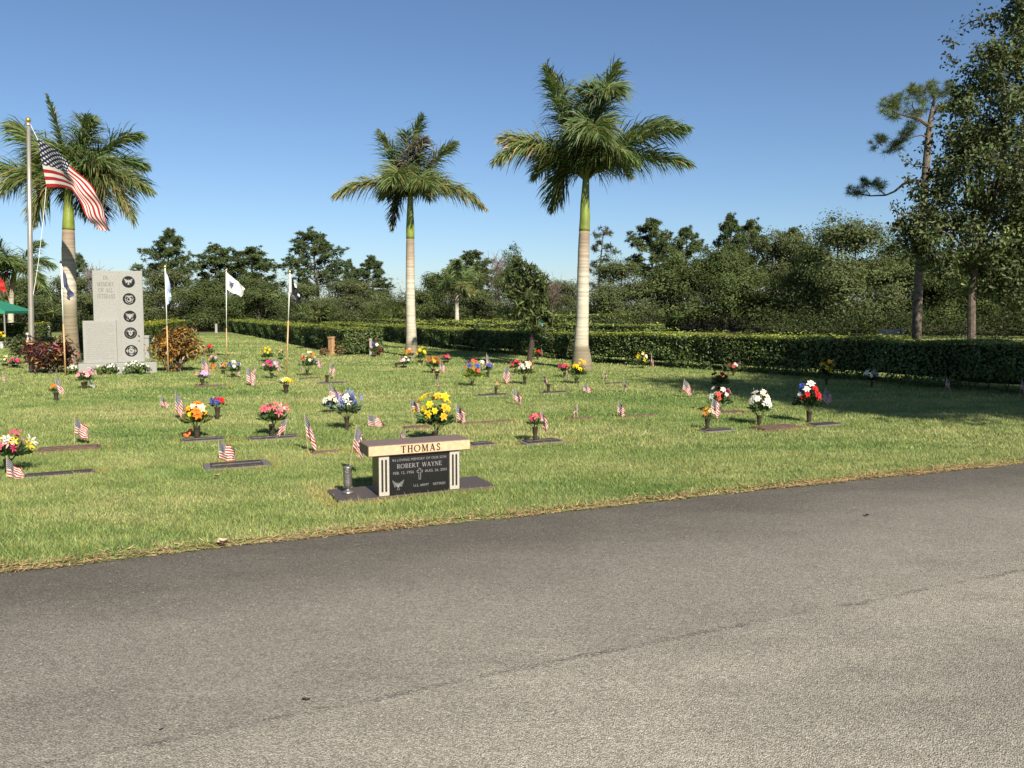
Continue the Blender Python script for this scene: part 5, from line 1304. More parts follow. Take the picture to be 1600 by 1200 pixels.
# ------------------------------------------------------------------ grave markers
RUST = mat_plain('rust_brown_bronze', (0.10, 0.060, 0.038), .65, .0, var=.4, scale=25)
MK = {'dark': (GRANITE_GREY, BRONZE), 'rust': (RUST, RUST), 'grey': (GRANITE_GREY, BRONZE)}
for i, (ph, x, y, wd, dp, st) in enumerate(PLATES):
    c = gp(x, y)
    root = thing('grave_marker', 'flat ' + ph, 'grave marker', c, ROWANG, 'flat grave markers in the lawn')
    b_, p_ = MK[st]
    obj('base', bev_box('marker_base', -wd / 2, wd / 2, -dp / 2, dp / 2, -.05, .016, .004, b_, seg=1), root)
    iw = wd * (.40 if st == 'grey' else .46); idp = dp * .40
    pq = obj('plaque', bev_box('marker_plaque', -iw, iw, -idp, idp, .0163, .026, .003, p_, seg=1), root)
    if dp > .2:
        obj('raised_border', build('marker_border', [box(-iw * .94, iw * .94, -idp * .12, -idp * .02, .0262, .030)], p_ if st == 'rust' else PEWTER), pq)

# ------------------------------------------------------------------ vases, flowers
def vase_mesh(h, rr, mat):
    return build('vase', [lathe([(rr * .15, 0), (rr * .62, 0), (rr * .66, h * .03), (rr * .70, h * .5), (rr * .92, h * .93), (rr, h * .95), (rr, h), (rr * .86, h), (rr * .7, h * .6), (rr * .1, h * .55)], 14)], mat, True)
FL = {}
FC = {'pink': (.72, .13, .19), 'hot': (.70, .045, .17), 'lpink': (.80, .38, .38), 'white': (.80, .77, .68), 'cream': (.80, .70, .46), 'yellow': (.80, .58, .02), 'orange': (.74, .20, .025), 'gold': (.78, .40, .03), 'red': (.52, .025, .025),
      'dred': (.20, .012, .02), 'blue': (.06, .09, .36), 'lilac': (.62, .42, .70), 'purple': (.30, .06, .30), 'peach': (.78, .36, .20), 'coral': (.74, .13, .09), 'peri': (.22, .26, .62), 'grey': (.35, .33, .30)}
def flower_mesh(kind, colr):
    key = (kind, colr)
    if key in FL: return FL[key]
    r = np.random.default_rng(len(FL) + 500); ch = []
    base = np.array(FC[colr])
    layers = {'rose': [(6, .95, .15, .60), (5, .75, .45, .55), (4, .50, .80, .45)], 'lily': [(6, 1.15, .30, .34)], 'pom': [(9, 1.0, -.05, .34), (8, .92, .35, .34), (6, .7, .75, .34), (3, .45, 1.1, .3)]}[kind]
    for n_, L_, tilt, wd in layers:
        for k in range(n_):
            a = k / n_ * 6.283 + r.uniform(-.2, .2) + tilt; t = tilt + r.uniform(-.12, .12); l = L_ * r.uniform(.9, 1.1)
            d = np.array([math.cos(a) * math.cos(t), math.sin(a) * math.cos(t), math.sin(t)]); sd = np.array([-math.sin(a), math.cos(a), 0]); up = np.cross(d, sd)
            up = up if up[2] > 0 else -up
            V = np.array([d * .05, d * l * .5 + sd * wd * .5 + up * .10, d * l * .98 + up * .02 + sd * wd * .12, d * l * .98 + up * .02 - sd * wd * .12, d * l * .5 - sd * wd * .5 + up * .10])
            cc = base * r.uniform(.78, 1.1) * (1 + r.normal(0, .04, 3)); C = np.tile(np.clip(cc, .004, .85), (5, 1)); C[0] *= .7
            ch.append((V, [np.array([[0, 1, 2, 3, 4]])], C))
    if kind == 'lily': ch.append((np.array([(0, 0, .0), (.05, 0, .5), (-.03, .05, .5), (-.03, -.05, .5)]), [np.array([[0, 1, 2], [0, 2, 3], [0, 3, 1]])], (.6, .4, .05)))
    FL[key] = build('flower_' + colr, ch, PETAL)
    return FL[key]

def bouquet(ph, x, by, ty, hw, vh, kind, cols, n, seed, leafy=1.0, leafcol=(.050, .085, .028), vase_w=None, vase_mat=BRONZE, fs=None, ox=0.0, mound=False):
    """ph: phrase that singles the bouquet out; by/ty: foot and top in the photo; vh: height of vase that shows (0: set in the ground cup)"""
    r = np.random.default_rng(seed + 900)
    base = gp(x, by); s = mpp(base)
    Hv = max(vh * s, .03); Rv = (vase_w or 5.2) * s
    if vh > 0:
        v = thing('flower_vase', 'vase under the ' + ph, 'vase', base, 0, 'grave vases')
        obj('body', vase_mesh(Hv, Rv, vase_mat), v)
    Hb = (by - ty) * s - Hv; Rb = hw * s * 1.04
    z0 = Hv - .03
    b = thing('flower_bouquet', ph, 'flowers', (base.x + ox * s, base.y, z0), 0, 'bouquets on the graves')
    cen = np.array([0, 0, .03 + Hb * .60]); rad = np.array([Rb, Rb * .85, Hb * .42])
    f0 = fs * s if fs else max(.026, min(Rb * .42, .055))
    rad = np.maximum(rad - f0 * .6, .02)
    ga = math.pi * (3 - math.sqrt(5))
    for i in range(n):
        zz = 1 - (i + .5) / n * 1.45; rr = math.sqrt(max(0, 1 - zz * zz)); a = i * ga + r.uniform(-.3, .3)
        d = np.array([rr * math.cos(a), rr * math.sin(a), zz]); p = cen + d * rad * r.uniform(.68, 1.22) * (1 + .16 * math.sin(2 * a + seed)); p[2] += r.normal(0, .05) * Hb
        cl = cols[i % len(cols)]
        q = Vector((d[0], d[1] - .35, d[2] * .7 + .35)).to_track_quat('Z', 'Y').to_euler()
        k = f0 * r.uniform(.62, 1.25)
        obj('flower', flower_mesh(kind if r.random() < .8 else 'rose', cl), b, tuple(p), tuple(q), (k, k, k))
    # greenery and stems
    m = max(10, int(max(26, n * 9) * leafy))
    d = rand_dirs(r, m); d[:, 2] = np.abs(d[:, 2]) * .7 - .05
    L_ = r.uniform(.35, 1.15, m)[:, None]
    P = np.array([0, 0, .02 + Hb * .26]) + d * L_ * np.array([Rb * .95, Rb * .8, Hb * .55])
    ax = unit(d + np.array([0, 0, .35]) + rand_dirs(r, m) * .4); N_ = unit(np.cross(ax, rand_dirs(r, m)))
    ls = min(.085, max(.05, Rb * .55))
    ch = [leaf_quads(r, P, N_, ls * r.uniform(.7, 1.4, m), ls * .45 * r.uniform(.7, 1.3, m), col_var(r, leafcol, m, .35, .12), .12, ax)]
    for i in range(min(7, m)):
        e = P[i]; ch.append(tube([(0, 0, 0), tuple(e)], [.004, .003], 4, (.06, .10, .03), 0, False))
    obj('leaves', build('bouquet_leaves', ch, LEAF), b)
    return b

B = bouquet
B('big bouquet of hot pink, white and yellow flowers at the left edge', 13, 741, 676, 28, 24, 'lily', ['hot', 'yellow', 'white', 'pink', 'lpink', 'yellow'], 19, 1, vase_w=7, vase_mat=mat_plain('dark_green_vase', (.02, .028, .022), .4, .2), ox=4)
B('light pink rose bouquet with a white bow before the monument', 132, 608, 576, 16, 11, 'rose', ['lpink', 'pink', 'lpink', 'lpink'], 13, 2, ox=2)
B('tiny orange and yellow flowers tucked behind a leaning flag at left', 88, 627, 600, 7, 14, 'rose', ['orange', 'yellow'], 5, 3, ox=-4, vase_w=4)
B('hot pink flowers in a low row at the left edge', 24, 573, 559, 11, 3, 'pom', ['hot', 'hot'], 9, 4)
B('single peach bloom at the left end of the hot pink row', 8, 573, 555, 5, 5, 'rose', ['cream', 'coral'], 4, 44)
B('yellow flowers cut off by the left edge before the hedge', 3, 545, 517, 8, 11, 'pom', ['yellow', 'yellow'], 8, 5, vase_mat=WHITE, vase_w=3.5)
B('red bouquet right beside the orange croton', 327, 558, 537, 8, 3, 'rose', ['red', 'coral', 'red'], 9, 6)
B('coral bunch with purple tips in a red pot by the orange croton', 333, 578, 553, 8, 9, 'pom', ['coral', 'peach', 'lilac'], 8, 7, vase_mat=ORANGE, vase_w=3.5)
B('small orange and blue posy left of the white and blue bouquet', 349, 585, 567, 6, 7, 'rose', ['orange', 'blue', 'orange'], 6, 8, vase_w=3.5)
B('white and blue bouquet in the left of the lawn', 364, 590, 562, 12, 6, 'pom', ['white', 'blue', 'white', 'blue'], 13, 9, vase_w=3.5)
B('yellow bouquet behind the purple one, left of centre', 417, 565, 541, 10, 3, 'pom', ['yellow', 'yellow'], 13, 10)
B('small dark bunch with a peach bloom left of the black flag', 438, 562, 545, 5, 3, 'rose', ['peach', 'dred'], 5, 11)
B('purple and pink bouquet with a flag on its right, left of centre', 425, 592, 562, 13, 9, 'rose', ['purple', 'lilac', 'hot', 'lpink'], 13, 12, ox=-4, vase_w=3)
B('pale yellow mums in a short brown vase', 447, 614, 589, 10, 13, 'pom', ['cream', 'cream', 'yellow'], 9, 13, leafy=.4, vase_w=5)
B('lilac and pink bouquet right below the orange croton', 316, 603, 579, 10, 11, 'pom', ['lilac', 'lpink', 'lilac'], 10, 14, leafy=.3, vase_w=3.2)
B('cream and orange bouquet with a red bloom behind the black flag pole', 480, 588, 547, 13, 10, 'rose', ['cream', 'orange', 'cream', 'red'], 13, 15, ox=2, vase_w=3)
B('orange, yellow and cream bouquet near the tall striped flag, left lawn', 308, 686, 628, 19, 20, 'rose', ['orange', 'gold', 'cream', 'yellow', 'orange', 'cream'], 19, 16, vase_w=5.6, ox=-2, leafcol=(.10, .13, .03))
B('small bouquet of blue and red flowers in a bronze vase, left lawn', 340, 656, 620, 12, 20, 'pom', ['blue', 'blue', 'red'], 11, 17, leafy=.2, vase_w=4.6)
B('pink and coral bouquet with plenty of green, left lawn', 425, 681, 625, 24, 18, 'lily', ['pink', 'lpink', 'pink', 'pink'], 15, 18, vase_w=5, leafy=1.6, ox=3)
B('cream flowers with a slanted flag beside the blue iris bouquet', 518, 646, 617, 13, 10, 'rose', ['cream', 'white', 'cream'], 10, 19, vase_w=3.5)
B('blue iris and white bouquet behind the bench on the left', 542, 672, 612, 22, 21, 'lily', ['peri', 'blue', 'white', 'peri'], 17, 20, vase_w=4.6, leafy=1.3, leafcol=(.09, .12, .06))
B('large bright yellow bouquet right behind the stone bench', 680, 690, 614, 27, 16, 'rose', ['yellow', 'yellow', 'gold', 'yellow'], 21, 21, vase_w=5.4, leafy=1.8, leafcol=(.045, .085, .030), fs=7.5)
B('lone hot pink bouquet just right of the bench', 836, 691, 642, 13, 24, 'lily', ['pink', 'hot', 'pink'], 10, 49, vase_w=4.6)
B('cream and orange blooms at the foot of the centre palm', 638, 563, 543, 8, 5, 'rose', ['cream', 'gold', 'orange'], 8, 22)
B('yellow bouquet just right of the centre palm foot', 657, 568, 543, 9, 5, 'pom', ['yellow', 'yellow'], 10, 23)
B('white bouquet with dark leaves left of the centre palm foot', 631, 575, 556, 10, 3, 'rose', ['white', 'lpink', 'white'], 9, 24)
B('orange and deep red bouquet below the centre palm', 677, 583, 555, 12, 6, 'lily', ['orange', 'red', 'gold', 'red'], 15, 25, vase_w=3)
B('small hot pink posy right of the centre palm', 697, 567, 553, 8, 3, 'pom', ['hot', 'pink'], 7, 26)
B('little pale bunch on the slim vase below the orange and red bouquet', 683, 593, 575, 6, 9, 'rose', ['lpink', 'cream'], 5, 27, vase_w=2.6)
B('tall mixed bouquet of orange, red and blue with lime leaves', 738, 604, 560, 17, 8, 'rose', ['coral', 'blue', 'coral', 'orange', 'blue', 'white'], 20, 28, vase_w=3, leafcol=(.15, .20, .03), ox=2)
B('pinkish posy with a pale flag behind the tall mixed bouquet', 762, 590, 566, 8, 9, 'rose', ['lpink', 'peach', 'blue'], 7, 29, vase_w=2.8)
B('red bouquet left of the dark leaning trunk', 805, 583, 562, 9, 6, 'rose', ['red', 'coral', 'hot'], 8, 30, vase_w=2.4)
B('cream and peach bouquet before the dark leaning trunk', 820, 601, 562, 14, 12, 'rose', ['cream', 'peach', 'cream', 'white'], 17, 31, vase_w=3.2, leafcol=(.10, .12, .05))
B('peach cup shaped flowers on a slim vase in mid lawn', 775, 617, 597, 6, 12, 'lily', ['peach', 'peach'], 6, 32, leafy=.1, vase_w=2.8)
B('red and pink bouquet with a pale flag by the tall palm', 882, 590, 567, 9, 8, 'rose', ['coral', 'hot', 'red'], 8, 33, vase_w=2.6)
B('yellow bouquet at the foot of the tallest palm', 900, 600, 562, 13, 9, 'rose', ['yellow', 'yellow', 'gold'], 15, 34, vase_w=2.8, leafy=1.6, ox=3)
B('small red and yellow bunch before the hedge by the leaning trunk', 840, 562, 546, 6, 6, 'pom', ['red', 'yellow', 'red'], 7, 35, vase_w=2)
B('yellow bouquet against the hedge right of the tallest palm', 1002, 576, 550, 11, 3, 'lily', ['yellow', 'yellow', 'cream'], 12, 36)
B('dark red bouquet standing in the shade on the right', 1124, 608, 577, 14, 2, 'rose', ['dred', 'dred', 'red'], 12, 37)
B('red bunch with a pale flag against the hedge on the right', 1146, 588, 565, 9, 9, 'rose', ['red', 'coral', 'white'], 8, 38, vase_w=2.4)
B('white and dusky red bouquet behind the orange blooms, right lawn', 1121, 644, 603, 17, 8, 'rose', ['white', 'dred', 'white', 'coral'], 16, 39, vase_w=3.2, ox=3)
B('small orange and yellow blooms in a bronze vase, right lawn', 1105, 671, 637, 10, 17, 'lily', ['gold', 'orange', 'cream'], 9, 40, leafy=.4, vase_w=4.6)
B('full white bouquet in a bronze vase, right lawn', 1186, 664, 612, 19, 15, 'rose', ['white', 'white', 'cream'], 20, 41, vase_w=4.4, leafcol=(.08, .13, .05), ox=1)
B('tall red, white and blue bouquet on the right lawn', 1264, 660, 596, 20, 18, 'rose', ['red', 'blue', 'white', 'red', 'blue'], 23, 42, vase_w=4.8, leafy=1.6, leafcol=(.035, .06, .024), ox=-2)
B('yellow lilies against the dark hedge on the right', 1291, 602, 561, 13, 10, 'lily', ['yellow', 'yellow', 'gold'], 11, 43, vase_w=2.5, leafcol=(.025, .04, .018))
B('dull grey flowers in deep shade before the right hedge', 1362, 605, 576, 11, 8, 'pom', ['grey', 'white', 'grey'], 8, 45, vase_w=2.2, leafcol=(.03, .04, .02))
B('red, white and blue bouquet beside the white stone at the hedge end', 584, 558, 531, 8, 4, 'pom', ['red', 'white', 'blue', 'lpink'], 9, 46)
B('dull red flowers low in the grass behind the dark croton', 122, 577, 549, 5, 8, 'pom', ['red', 'dred'], 5, 47, vase_w=2)
B('white blooms beside the urn behind the monument', 240, 556, 528, 4, 12, 'pom', ['white', 'cream'], 5, 48, vase_w=2)

# ------------------------------------------------------------------ small flags on sticks
FLAGS = [  # phrase, stick foot, stick top, hoist px, fly vector of the top edge px, foot-edge droop factor, faded
 ('in front of the hot pink and yellow bouquet at the left edge', (11, 749), (10, 713), 24, (24, 26), .35, 0),
 ('alone on a pale stick behind the rusty brown marker', (116.5, 695), (117, 650), 20, (19, 22), .45, 0),
 ('leaning over the tiny orange posy at left', (89, 616), (85.5, 585), 17, (12, 22), .8, 1),
 ('smallest one standing alone left of the tall striped flag', (251, 638), (250, 617), 10, (11, 13), .8, 0),
 ('tallest one left of the orange and cream bouquet', (273, 656), (274, 609), 22, (13, 30), .75, 0),
 ('pale and narrow, tucked into the orange and cream bouquet', (286, 661), (290, 628), 14, (-4, 20), .9, 1),
 ('above the grey marker with the bronze plaque', (342.5, 720), (341.5, 688), 21, (23, 12), .55, 0),
 ('leaning against the pink and coral bouquet', (443.5, 684), (449, 650), 16, (-12, 15), 1.0, 0),
 ('drooping to the ground left of the bench vase', (482, 707), (475, 644), 28, (14, 34), .75, 0),
 ('on a stick behind the lilac bouquet', (316, 600), (315, 556), 14, (11, 18), .8, 0),
 ('tiny pale one right of the white and blue bouquet', (371, 590), (371, 574), 6, (4, 7), .8, 1),
 ('wide pale one right of the white and blue bouquet', (384, 603), (386, 572), 16, (11, 14), .8, 1),
 ('narrow one behind the wide pale flag, left of centre', (398, 588), (401, 569), 7, (-5, 9), .8, 1),
 ('in the purple and pink bouquet', (429, 590), (428, 556), 11, (9, 15), .8, 1),
 ('pale one in the cream and orange bouquet', (490, 586), (491, 557), 8, (11, 9), .8, 1),
 ('rising from the empty vase on the grey marker, mid left', (511, 592), (517, 566), 10, (6, 9), .9, 1),
 ('thin pale one left of the cream and orange bouquet', (469, 582), (471, 565), 6, (2, 8), .8, 1),
 ('slanting on a white stick over the cream flowers', (519, 640), (513, 600), 12, (16, 12), .6, 0),
 ('blue topped one inside the iris bouquet', (540, 650), (539.5, 607), 9, (4, 9), .8, 0),
 ('low one right of the iris bouquet', (575, 667), (575, 645), 14, (23, 14), .4, 0),
 ('standing in the pewter vase on the bench slab', (545, 733), (557, 664), 26, (12, 26), .8, 0),
 ('peeking above the bench seat', (632, 696), (633.5, 669), 12, (-8, 11), .8, 0),
 ('high on a bare stick left of the yellow bouquet behind the bench', (646, 665), (641, 623), 13, (12, 5), .6, 0),
 ('right of the big yellow bouquet behind the bench', (713.5, 662), (713, 629), 18, (12, 14), .9, 0),
 ('under the slim vase with the little pale bunch', (683, 608), (684, 588), 8, (3, 11), .8, 0),
 ('pink toned one beside the orange and deep red bouquet', (686, 590), (688, 564), 8, (7, 9), .8, 1),
 ('pale one over the pinkish posy in mid lawn', (760, 588), (760, 551), 12, (6, 13), .8, 1),
 ('tall slanted one between the mixed and the cream bouquets', (781, 600), (791, 570), 14, (7, 18), .9, 0),
 ('below the cream and peach bouquet in mid lawn', (802, 633), (802, 605), 13, (11, 13), .8, 0),
 ('thin one behind the red bouquet by the leaning trunk', (812, 583), (813, 561), 7, (4, 9), .8, 1),
 ('stripes leaning on the empty vase in mid lawn', (852, 610), (847.5, 581), 10, (6, 11), .8, 0),
 ('pale one inside the red and pink bouquet by the tall palm', (881, 588), (881, 565), 9, (5, 6), .8, 1),
 ('pale one hanging left under the yellow palm bouquet', (888, 596), (890, 577), 7, (-3, 9), .8, 1),
 ('thin pale one standing alone right of the tall palm foot', (943, 599), (944, 576), 9, (3, 8), .8, 1),
 ('low dark one in the grass below the tall palm', (911, 614), (912, 598), 8, (11, 9), .7, 0),
 ('single upright one farthest right in mid lawn', (972, 613), (975, 590), 9, (3, 12), .8, 1),
 ('blue topped one over the thin brown marker in mid lawn', (902, 654), (902.5, 629), 9, (-5, 12), .8, 0),
 ('broad one standing right of the blue topped flag, mid lawn', (964, 652), (966, 625), 13, (10, 14), .8, 0),
 ('beside the lone pink bouquet right of the bench', (844, 690), (845, 638), 15, (9, 21), .95, 0),
 ('against the hedge right of the yellow hedge bouquet', (1017, 578), (1018, 551), 9, (3, 12), .8, 1),
 ('on a white stick in the red bunch at the right hedge', (1150, 582), (1156, 554), 10, (1, 10), .8, 1),
 ('dark one at the tip of the shade on the right lawn', (1064, 621), (1069.5, 591), 12, (11, 17), .8, 0),
 ('bright one stuck in the vase with orange blooms', (1107, 655), (1114, 620), 17, (12, 15), .9, 1),
 ('left small one behind the full white bouquet', (1180, 650), (1177.5, 606), 6, (3, 8), .8, 0),
 ('right small one behind the full white bouquet', (1188, 650), (1191, 606), 6, (-3, 8), .8, 0),
 ('leaning out of the red, white and blue bouquet', (1280, 634), (1291, 605), 14, (9, 18), .8, 0),
 ('drooping in deep shade before the right hedge', (1476, 614), (1479, 588), 9, (6, 16), .8, 0),
 ('in the dull grey flowers before the right hedge', (1366, 600), (1365, 573), 9, (6, 9), .8, 0),
 ('cut off by the left edge below the hot pink row', (4, 596), (4, 579), 8, (3, 9), .8, 1),
 ('in the small red and yellow bunch against the hedge', (845, 561), (846, 543), 8, (2, 8), .8, 1),
 ('pale one beside the small orange and blue posy', (344, 582), (342, 559), 8, (5, 12), .8, 1),
 ('at the right edge of the view in the hedge shade', (1592, 622), (1597, 592), 9, (6, 16), .8, 0),
]
for i, (ph, (bx, by), (tx, ty), hp, (fx, fy), kb, fade) in enumerate(FLAGS):
    # flags in a vase or on the slab stand a little above the lawn
    z0 = .06 if i == 20 else 0.0
    base = gp(bx, by, z0); Yp = base.y
    def q(x, y, dy=0.0): p = at(x, y, Yp + dy); return np.array([p.x - base.x, p.y - base.y, p.z - base.z])
    top = q(tx, ty); root = thing('small_flag', 'small striped flag ' + ph, 'small flag', base, 0, 'small flags on the graves')
    obj('stick', build('flag_stick', [tube([(0, 0, -.02), tuple(top)], .0030, 6)], WOOD_STICK), root)
    sd = np.array([bx - tx, by - ty], float); sd /= np.linalg.norm(sd)
    r = np.random.default_rng(1200 + i); dz = r.uniform(-.06, .02)
    k0 = 2.0; hp *= 1.3; fx *= 1.18; fy *= 1.05
    a0 = (tx, ty + k0); h0 = (tx + sd[0] * hp, ty + k0 + sd[1] * hp)
    T_ = [q(*a0), q(a0[0] + fx * .45, a0[1] + fy * .32, dz * .5), q(a0[0] + fx * .8, a0[1] + fy * .7, dz), q(a0[0] + fx, a0[1] + fy, dz)]
    B_ = [q(*h0), q(h0[0] + fx * .42, h0[1] + fy * kb * .35, dz * .5), q(h0[0] + fx * .75, h0[1] + fy * kb * .75, dz), q(h0[0] + fx * .9, min(h0[1] + fy * kb, by - .5), dz)]
    obj('cloth', cloth('flag_cloth', T_, B_, FLAG_PALE if fade else FLAG, 14, 14, .022, 1300 + i, 1.3), root)

# empty vases
for ph, x, by, vh, vw in (('empty bronze vase holding only a flag on a grey marker, mid left', 511, 598, 12, 3.4), ('empty bronze vase with a flag leaning on it in mid lawn', 857, 613, 13, 3.2), ('low dark cup left of the white bouquet by the centre palm', 619, 575, 8, 2.4)):
    p = gp(x, by); v = thing('flower_vase', ph, 'vase', p, 0, 'grave vases'); obj('body', vase_mesh(vh * mpp(p), vw * mpp(p), BRONZE), v)

# ------------------------------------------------------------------ planting at the monument
def croton(label, x, by, ty, hw, cols, seed, n=3400):
    r = np.random.default_rng(seed); base = gp(x, by); s = mpp(base); H = (by - ty) * s; Rr = hw * s
    root = thing('croton_bush', label, 'bush', base)
    bl = []
    for k in range(13):
        a = r.uniform(0, 6.28); rr = Rr * .62 * math.sqrt(r.random()); bl.append((math.cos(a) * rr, math.sin(a) * rr * .7, H * r.uniform(.40, .74), Rr * .34, Rr * .3, H * .26))
    bl.append((0, 0, H * .42, Rr * .8, Rr * .6, H * .36))
    ch = []
    for c, f in cols: ch.append(clumps(r, bl, int(n * f), 0.115, c, .26, 24, elong=1.25, var=.35, width=.34))
    obj('foliage', build('croton_foliage', ch, mat_leaf('croton_leaf', .4, .2, .4, (1, .9, .7))), root)
    st = [tube([(r.normal(0, .1), r.normal(0, .08), 0), (r.normal(0, Rr * .4), r.normal(0, Rr * .3), H * .6)], [.012, .006], 4, None, 0, False) for _ in range(26)]
    tag(obj('stems', build('croton_stems', st, BARK), root), kind='stuff')
croton('dark maroon croton bush left of the monument', 79, 584, 524, 45, [((.085, .022, .018), .5), ((.045, .030, .018), .3), ((.20, .05, .03), .1), ((.20, .15, .03), .1)], 51)
croton('orange and bronze croton bush right of the monument', 275, 581, 511, 42, [((.15, .075, .018), .45), ((.24, .115, .018), .2), ((.055, .050, .016), .25), ((.26, .17, .025), .1)], 52)

def bedding(label, x, by, ty, hw, seed):
    r = np.random.default_rng(seed); base = gp(x, by); s = mpp(base); H = (by - ty) * s; Rr = hw * s
    root = thing('bedding_plant', label, 'plant', base, 0, 'white flowering plants at the monument foot')
    bl = [(r.uniform(-.7, .7) * Rr, r.uniform(-.12, .12), H * .45, Rr * .4, .16, H * .38) for _ in range(6)]
    obj('foliage', build('bedding_foliage', [clumps(r, bl, 700, .055, (.085, .125, .030), .28, 14, elong=1.2, width=.5)], LEAF), root)
    k = 42; P = np.array([bl[i][:3] for i in r.integers(0, 6, k)]) + r.normal(0, .4, (k, 3)) * np.array([Rr * .4, .12, H * .3]); P[:, 2] = np.clip(P[:, 2] + H * .22, .05, H)
    N_ = unit(rand_dirs(r, k) * .6 + np.array([0, -.8, .6])); bch = []
    for rot in (0, 1): bch.append(leaf_quads(r, P, N_, .06, .05, col_var(r, (.78, .76, .68), k, .06, .03), .05))
    obj('blossoms', build('bedding_blossoms', bch, PETAL), root)
bedding('white flowering plant left of the monument foot', 117, 585, 570, 14, 71)
bedding('white flowering plant in front of the low tablet', 165, 585, 567, 22, 72)
bedding('white flowering plant at the right end of the monument foot', 215, 585, 564, 19, 73)

# shrubs by the left hedge
def shrub(label, x, by, ty, hw, col, seed, leaf=.09, n=1500):
    r = np.random.default_rng(seed); base = gp(x, by); s = mpp(base); H = (by - ty) * s; Rr = hw * s
    root = thing('shrub', label, 'shrub', base)
    bl = [(r.uniform(-.6, .6) * Rr, r.uniform(-.3, .3) * Rr, H * r.uniform(.3, .75), Rr * .4, Rr * .35, H * .25) for _ in range(9)]
    obj('foliage', build('shrub_foliage', [clumps(r, bl, n, leaf, col, .3, 14, elong=1.2)], LEAF), root)
    obj('stems', build('shrub_stems', [tube([(0, 0, 0), tuple(b[:3])], [.012, .006], 4, None, 0, False) for b in bl], BARK), root)
shrub('leafy shrub in front of the left edge hedge', 28, 556, 524, 24, (.075, .095, .035), 81)
shrub('small pale shrub behind the flagpole foot', 72, 553, 523, 16, (.13, .14, .07), 82, n=700)
shrub('dry brown plants round the foot of the tan stone', 507, 556, 543, 10, (.16, .10, .05), 83, .06, 500)
shrub('dry leafy plants right of the tan stone', 531, 556, 537, 8, (.15, .12, .05), 84, .06, 500)
shrub('reddish plant in a pot beside the white stone at the hedge end', 593, 556, 543, 8, (.12, .035, .03), 85, .05, 500)

# small upright stones
def upright(name, label, x, by, ty, wpx, mat, cap=None, rz=0.3, dep=.22):
    base = gp(x, by); s = mpp(base); H = (by - ty) * s; W = wpx * s
    root = thing(name, label, 'stone', base, rz, None)
    obj('shaft', bev_box('stone_shaft', -W / 2, W / 2, -dep / 2, dep / 2, -.03, H * .88, .012, mat), root)
    obj('cap', bev_box('stone_cap', -W * .56, W * .56, -dep * .56, dep * .56, H * .8805, H, .015, cap or mat), root)
    obj('foot', bev_box('stone_foot', -W * .65, W * .65, -dep * .7, dep * .7, -.03, .05, .01, mat), root)
upright('memorial_stone', 'upright tan stone marker at the end of the centre hedge', 521, 553, 526, 9, STONE_TAN, rz=-.6, dep=.3)
upright('memorial_stone', 'white upright stone at the hedge end left of the centre palm', 579, 555, 529, 4, GRANITE_PALE, dep=.12)
upright('memorial_stone', 'pale little pillar at the far end of the grass lane', 338, 520, 506, 3.5, GRANITE_PALE, dep=.15)
upright('memorial_stone', 'white post behind the navy flag pole', 77, 530, 506, 3.6, WHITE, dep=.15)
upright('stone_urn', 'pale stone urn behind the monument on the right', 230, 560, 524, 8, GRANITE_PALE, dep=.3)
upright('memorial_stone', 'pale post among the distant hedge rows', 583, 513, 501, 3, GRANITE_PALE, dep=.15)
upright('memorial_stone', 'white stone at the foot of the tall flagpole', 45, 560, 520, 4, WHITE, dep=.12)
# grey stone bench behind the long hedge
p = at(1391, 520, 27.0); s = mpp(p)
root = thing('stone_bench', 'grey stone bench back showing over the right hedge', 'bench', (p.x, 27.0, 0), R(-6))
zt = at(1391, 514.5, 27.0).z
obj('backrest', bev_box('bench_back', -17 * s, 14.5 * s, -.06, .06, .05, zt, .015, mat_plain('plain_grey_stone', (.20, .20, .20), .8, var=.15)), root)  # backrest in one even grey
obj('end_post', bev_box('bench_end', 14.6 * s, 18 * s, -.2, .2, 0, zt + .02, .02, GRANITE_PALE), root)
obj('seat', bev_box('bench_seat', -17 * s, 14.5 * s, -.45, -.062, .38, .46, .01, GRANITE_GREY), root)

# white bow and orange ornament leaning on vases
def lumpy(name, label, cat, x, by, w_, h_, mat, seed, lobes):
    r = np.random.default_rng(seed); base = gp(x, by); s = mpp(base); bm = bmesh.new()
    for cx, cz, rr in lobes:
        m = Matrix.Translation((cx * s, 0, cz * s)) @ Matrix.Diagonal((rr * s, rr * s * .6, rr * s, 1)); bmesh.ops.create_icosphere(bm, subdivisions=2, radius=1, matrix=m)
    me = bpy.data.meshes.new(name); bm.to_mesh(me); bm.free(); me.materials.append(mat)
    for p in me.polygons: p.use_smooth = True
    o = obj(name, me, None, base); tag(o, label, cat); return o
r_ = gp(143, 607); s = mpp(r_)
o = obj('white_bow', cloth('white_bow', [np.array([(138 - 143) * s, 0, 17 * s]), np.array([(146 - 143) * s, -.05, 12 * s]), np.array([(151 - 143) * s, -.04, 5 * s])], [np.array([(139 - 143) * s, .02, 12 * s]), np.array([(141 - 143) * s, 0, 3 * s]), np.array([(147 - 143) * s, 0, 0.5 * s])], CL_WHITE, 10, 6, .02, 3), None, r_)
tag(o, 'white bow hanging off the light pink rose bouquet', 'bow')
lumpy('pumpkin_ornament', 'orange heart shaped ornament leaning on the orange bouquet vase', 'ornament', 292, 684, 10, 14, ORANGE, 3, [(-2, 5, 4), (2.5, 7, 4), (0, 4, 4), (5, 11, 3), (7, 13, 2.2)])

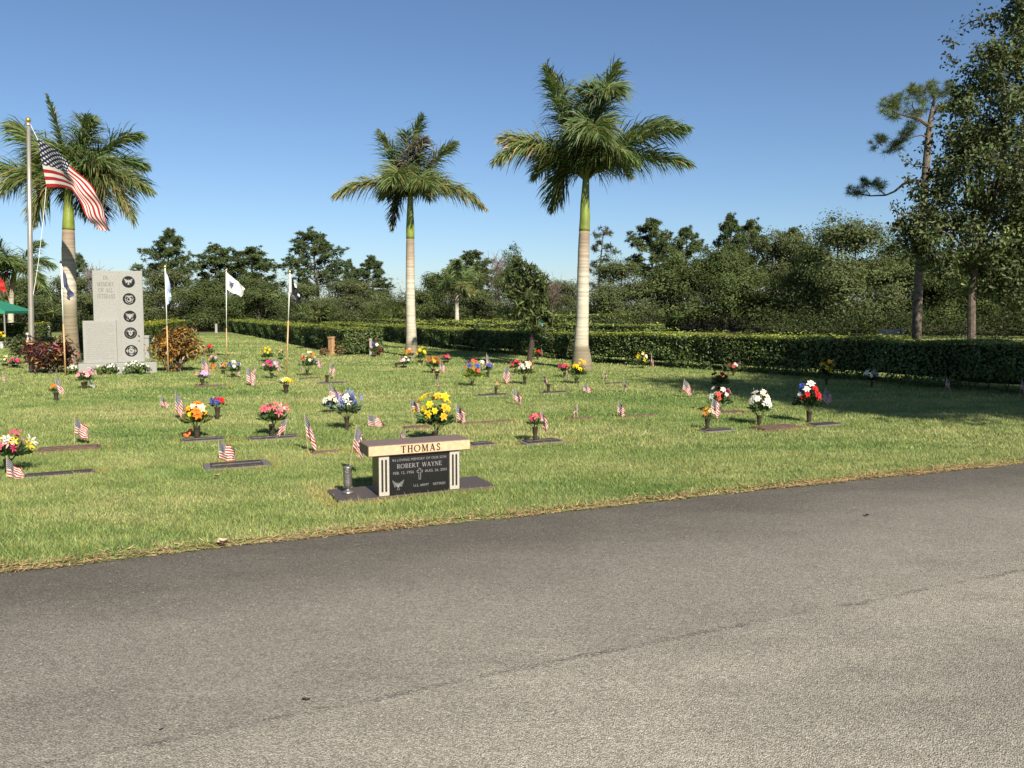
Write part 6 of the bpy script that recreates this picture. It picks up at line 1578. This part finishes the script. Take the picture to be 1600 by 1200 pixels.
# green canopy tent at the left edge
p = at(-34, 500, 33.0); s = mpp(p)
root = thing('canopy_tent', 'green canopy tent corner at the left edge', 'tent', (p.x, 33.0, 0), R(12))
ez = at(-34, 486, 33.0).z; pz = at(-34, 458, 33.0).z; hw = 60 * s
V = [(-hw, -hw, ez), (hw, -hw, ez), (hw, hw, ez), (-hw, hw, ez), (0, 0, pz), (-hw, -hw, ez - .1), (hw, -hw, ez - .1), (hw, hw, ez - .1), (-hw, hw, ez - .1)]
obj('roof', build('tent_roof', [(np.array(V, float), [np.array([[0, 1, 4], [1, 2, 4], [2, 3, 4], [3, 0, 4]]), np.array([[5, 6, 1, 0], [6, 7, 2, 1], [7, 8, 3, 2], [8, 5, 0, 3]])])], GREEN_CANVAS), root)
for a, b_ in ((-1, -1), (1, -1), (1, 1), (-1, 1)): obj('leg', build('tent_leg', [tube([(a * hw * .97, b_ * hw * .97, 0), (a * hw * .97, b_ * hw * .97, ez)], .03, 6)], METAL_POLE), root)

# fallen leaves and bits on the road and the grass
def dead_leaf(label, x, y, size, seed, z=.004, mat=DEADLEAF):
    r = np.random.default_rng(seed); base = gp(x, y, z); nU, nV = 6, 3; V = []
    for i in range(nU):
        u = i / (nU - 1); w_ = math.sin(u * math.pi) ** .8 * .32
        for j in range(nV): v = (j - 1); V.append(((u - .5) * size, v * w_ * size, (abs(v) * .18 + .3 * (u - .5) ** 2 + r.uniform(0, .08)) * size))
    F = [(i * nV + j, (i + 1) * nV + j, (i + 1) * nV + j + 1, i * nV + j + 1) for i in range(nU - 1) for j in range(nV - 1)]
    o = obj('fallen_leaf', build('fallen_leaf', [(np.array(V), np.array(F))], mat, True), None, base, (r.uniform(-.2, .2), r.uniform(-.2, .2), r.uniform(0, 6.28))); tag(o, label, 'leaf', 'fallen leaves')
PALELEAF = mat_plain('pale_dead_leaf', (.45, .33, .22), .8, var=.2); DARKLEAF = mat_plain('black_dead_leaf', (.03, .025, .02), .8, var=.2)
dead_leaf('brown curled leaf on the road edge right of the bench', 1050, 774, .085, 1, -.02)
dead_leaf('pale leaf on the road edge at the left', 346, 849, .085, 2, -.005, PALELEAF)
dead_leaf('second pale leaf lying behind the one on the left road edge', 350, 846, .06, 3, .01, PALELEAF)
dead_leaf('brown leaf in the grass below the grey marker with plaque', 339, 744, .07, 4, .04)
dead_leaf('black leaf scrap on the road left of centre', 478, 1094, .035, 5, -.03, DARKLEAF)
dead_leaf('small dark scrap at the lower left of the road', 252, 1140, .018, 6, -.03, DARKLEAF)
dead_leaf('dark twig like leaf on the road at the right', 1355, 806, .05, 7, -.03, DARKLEAF)
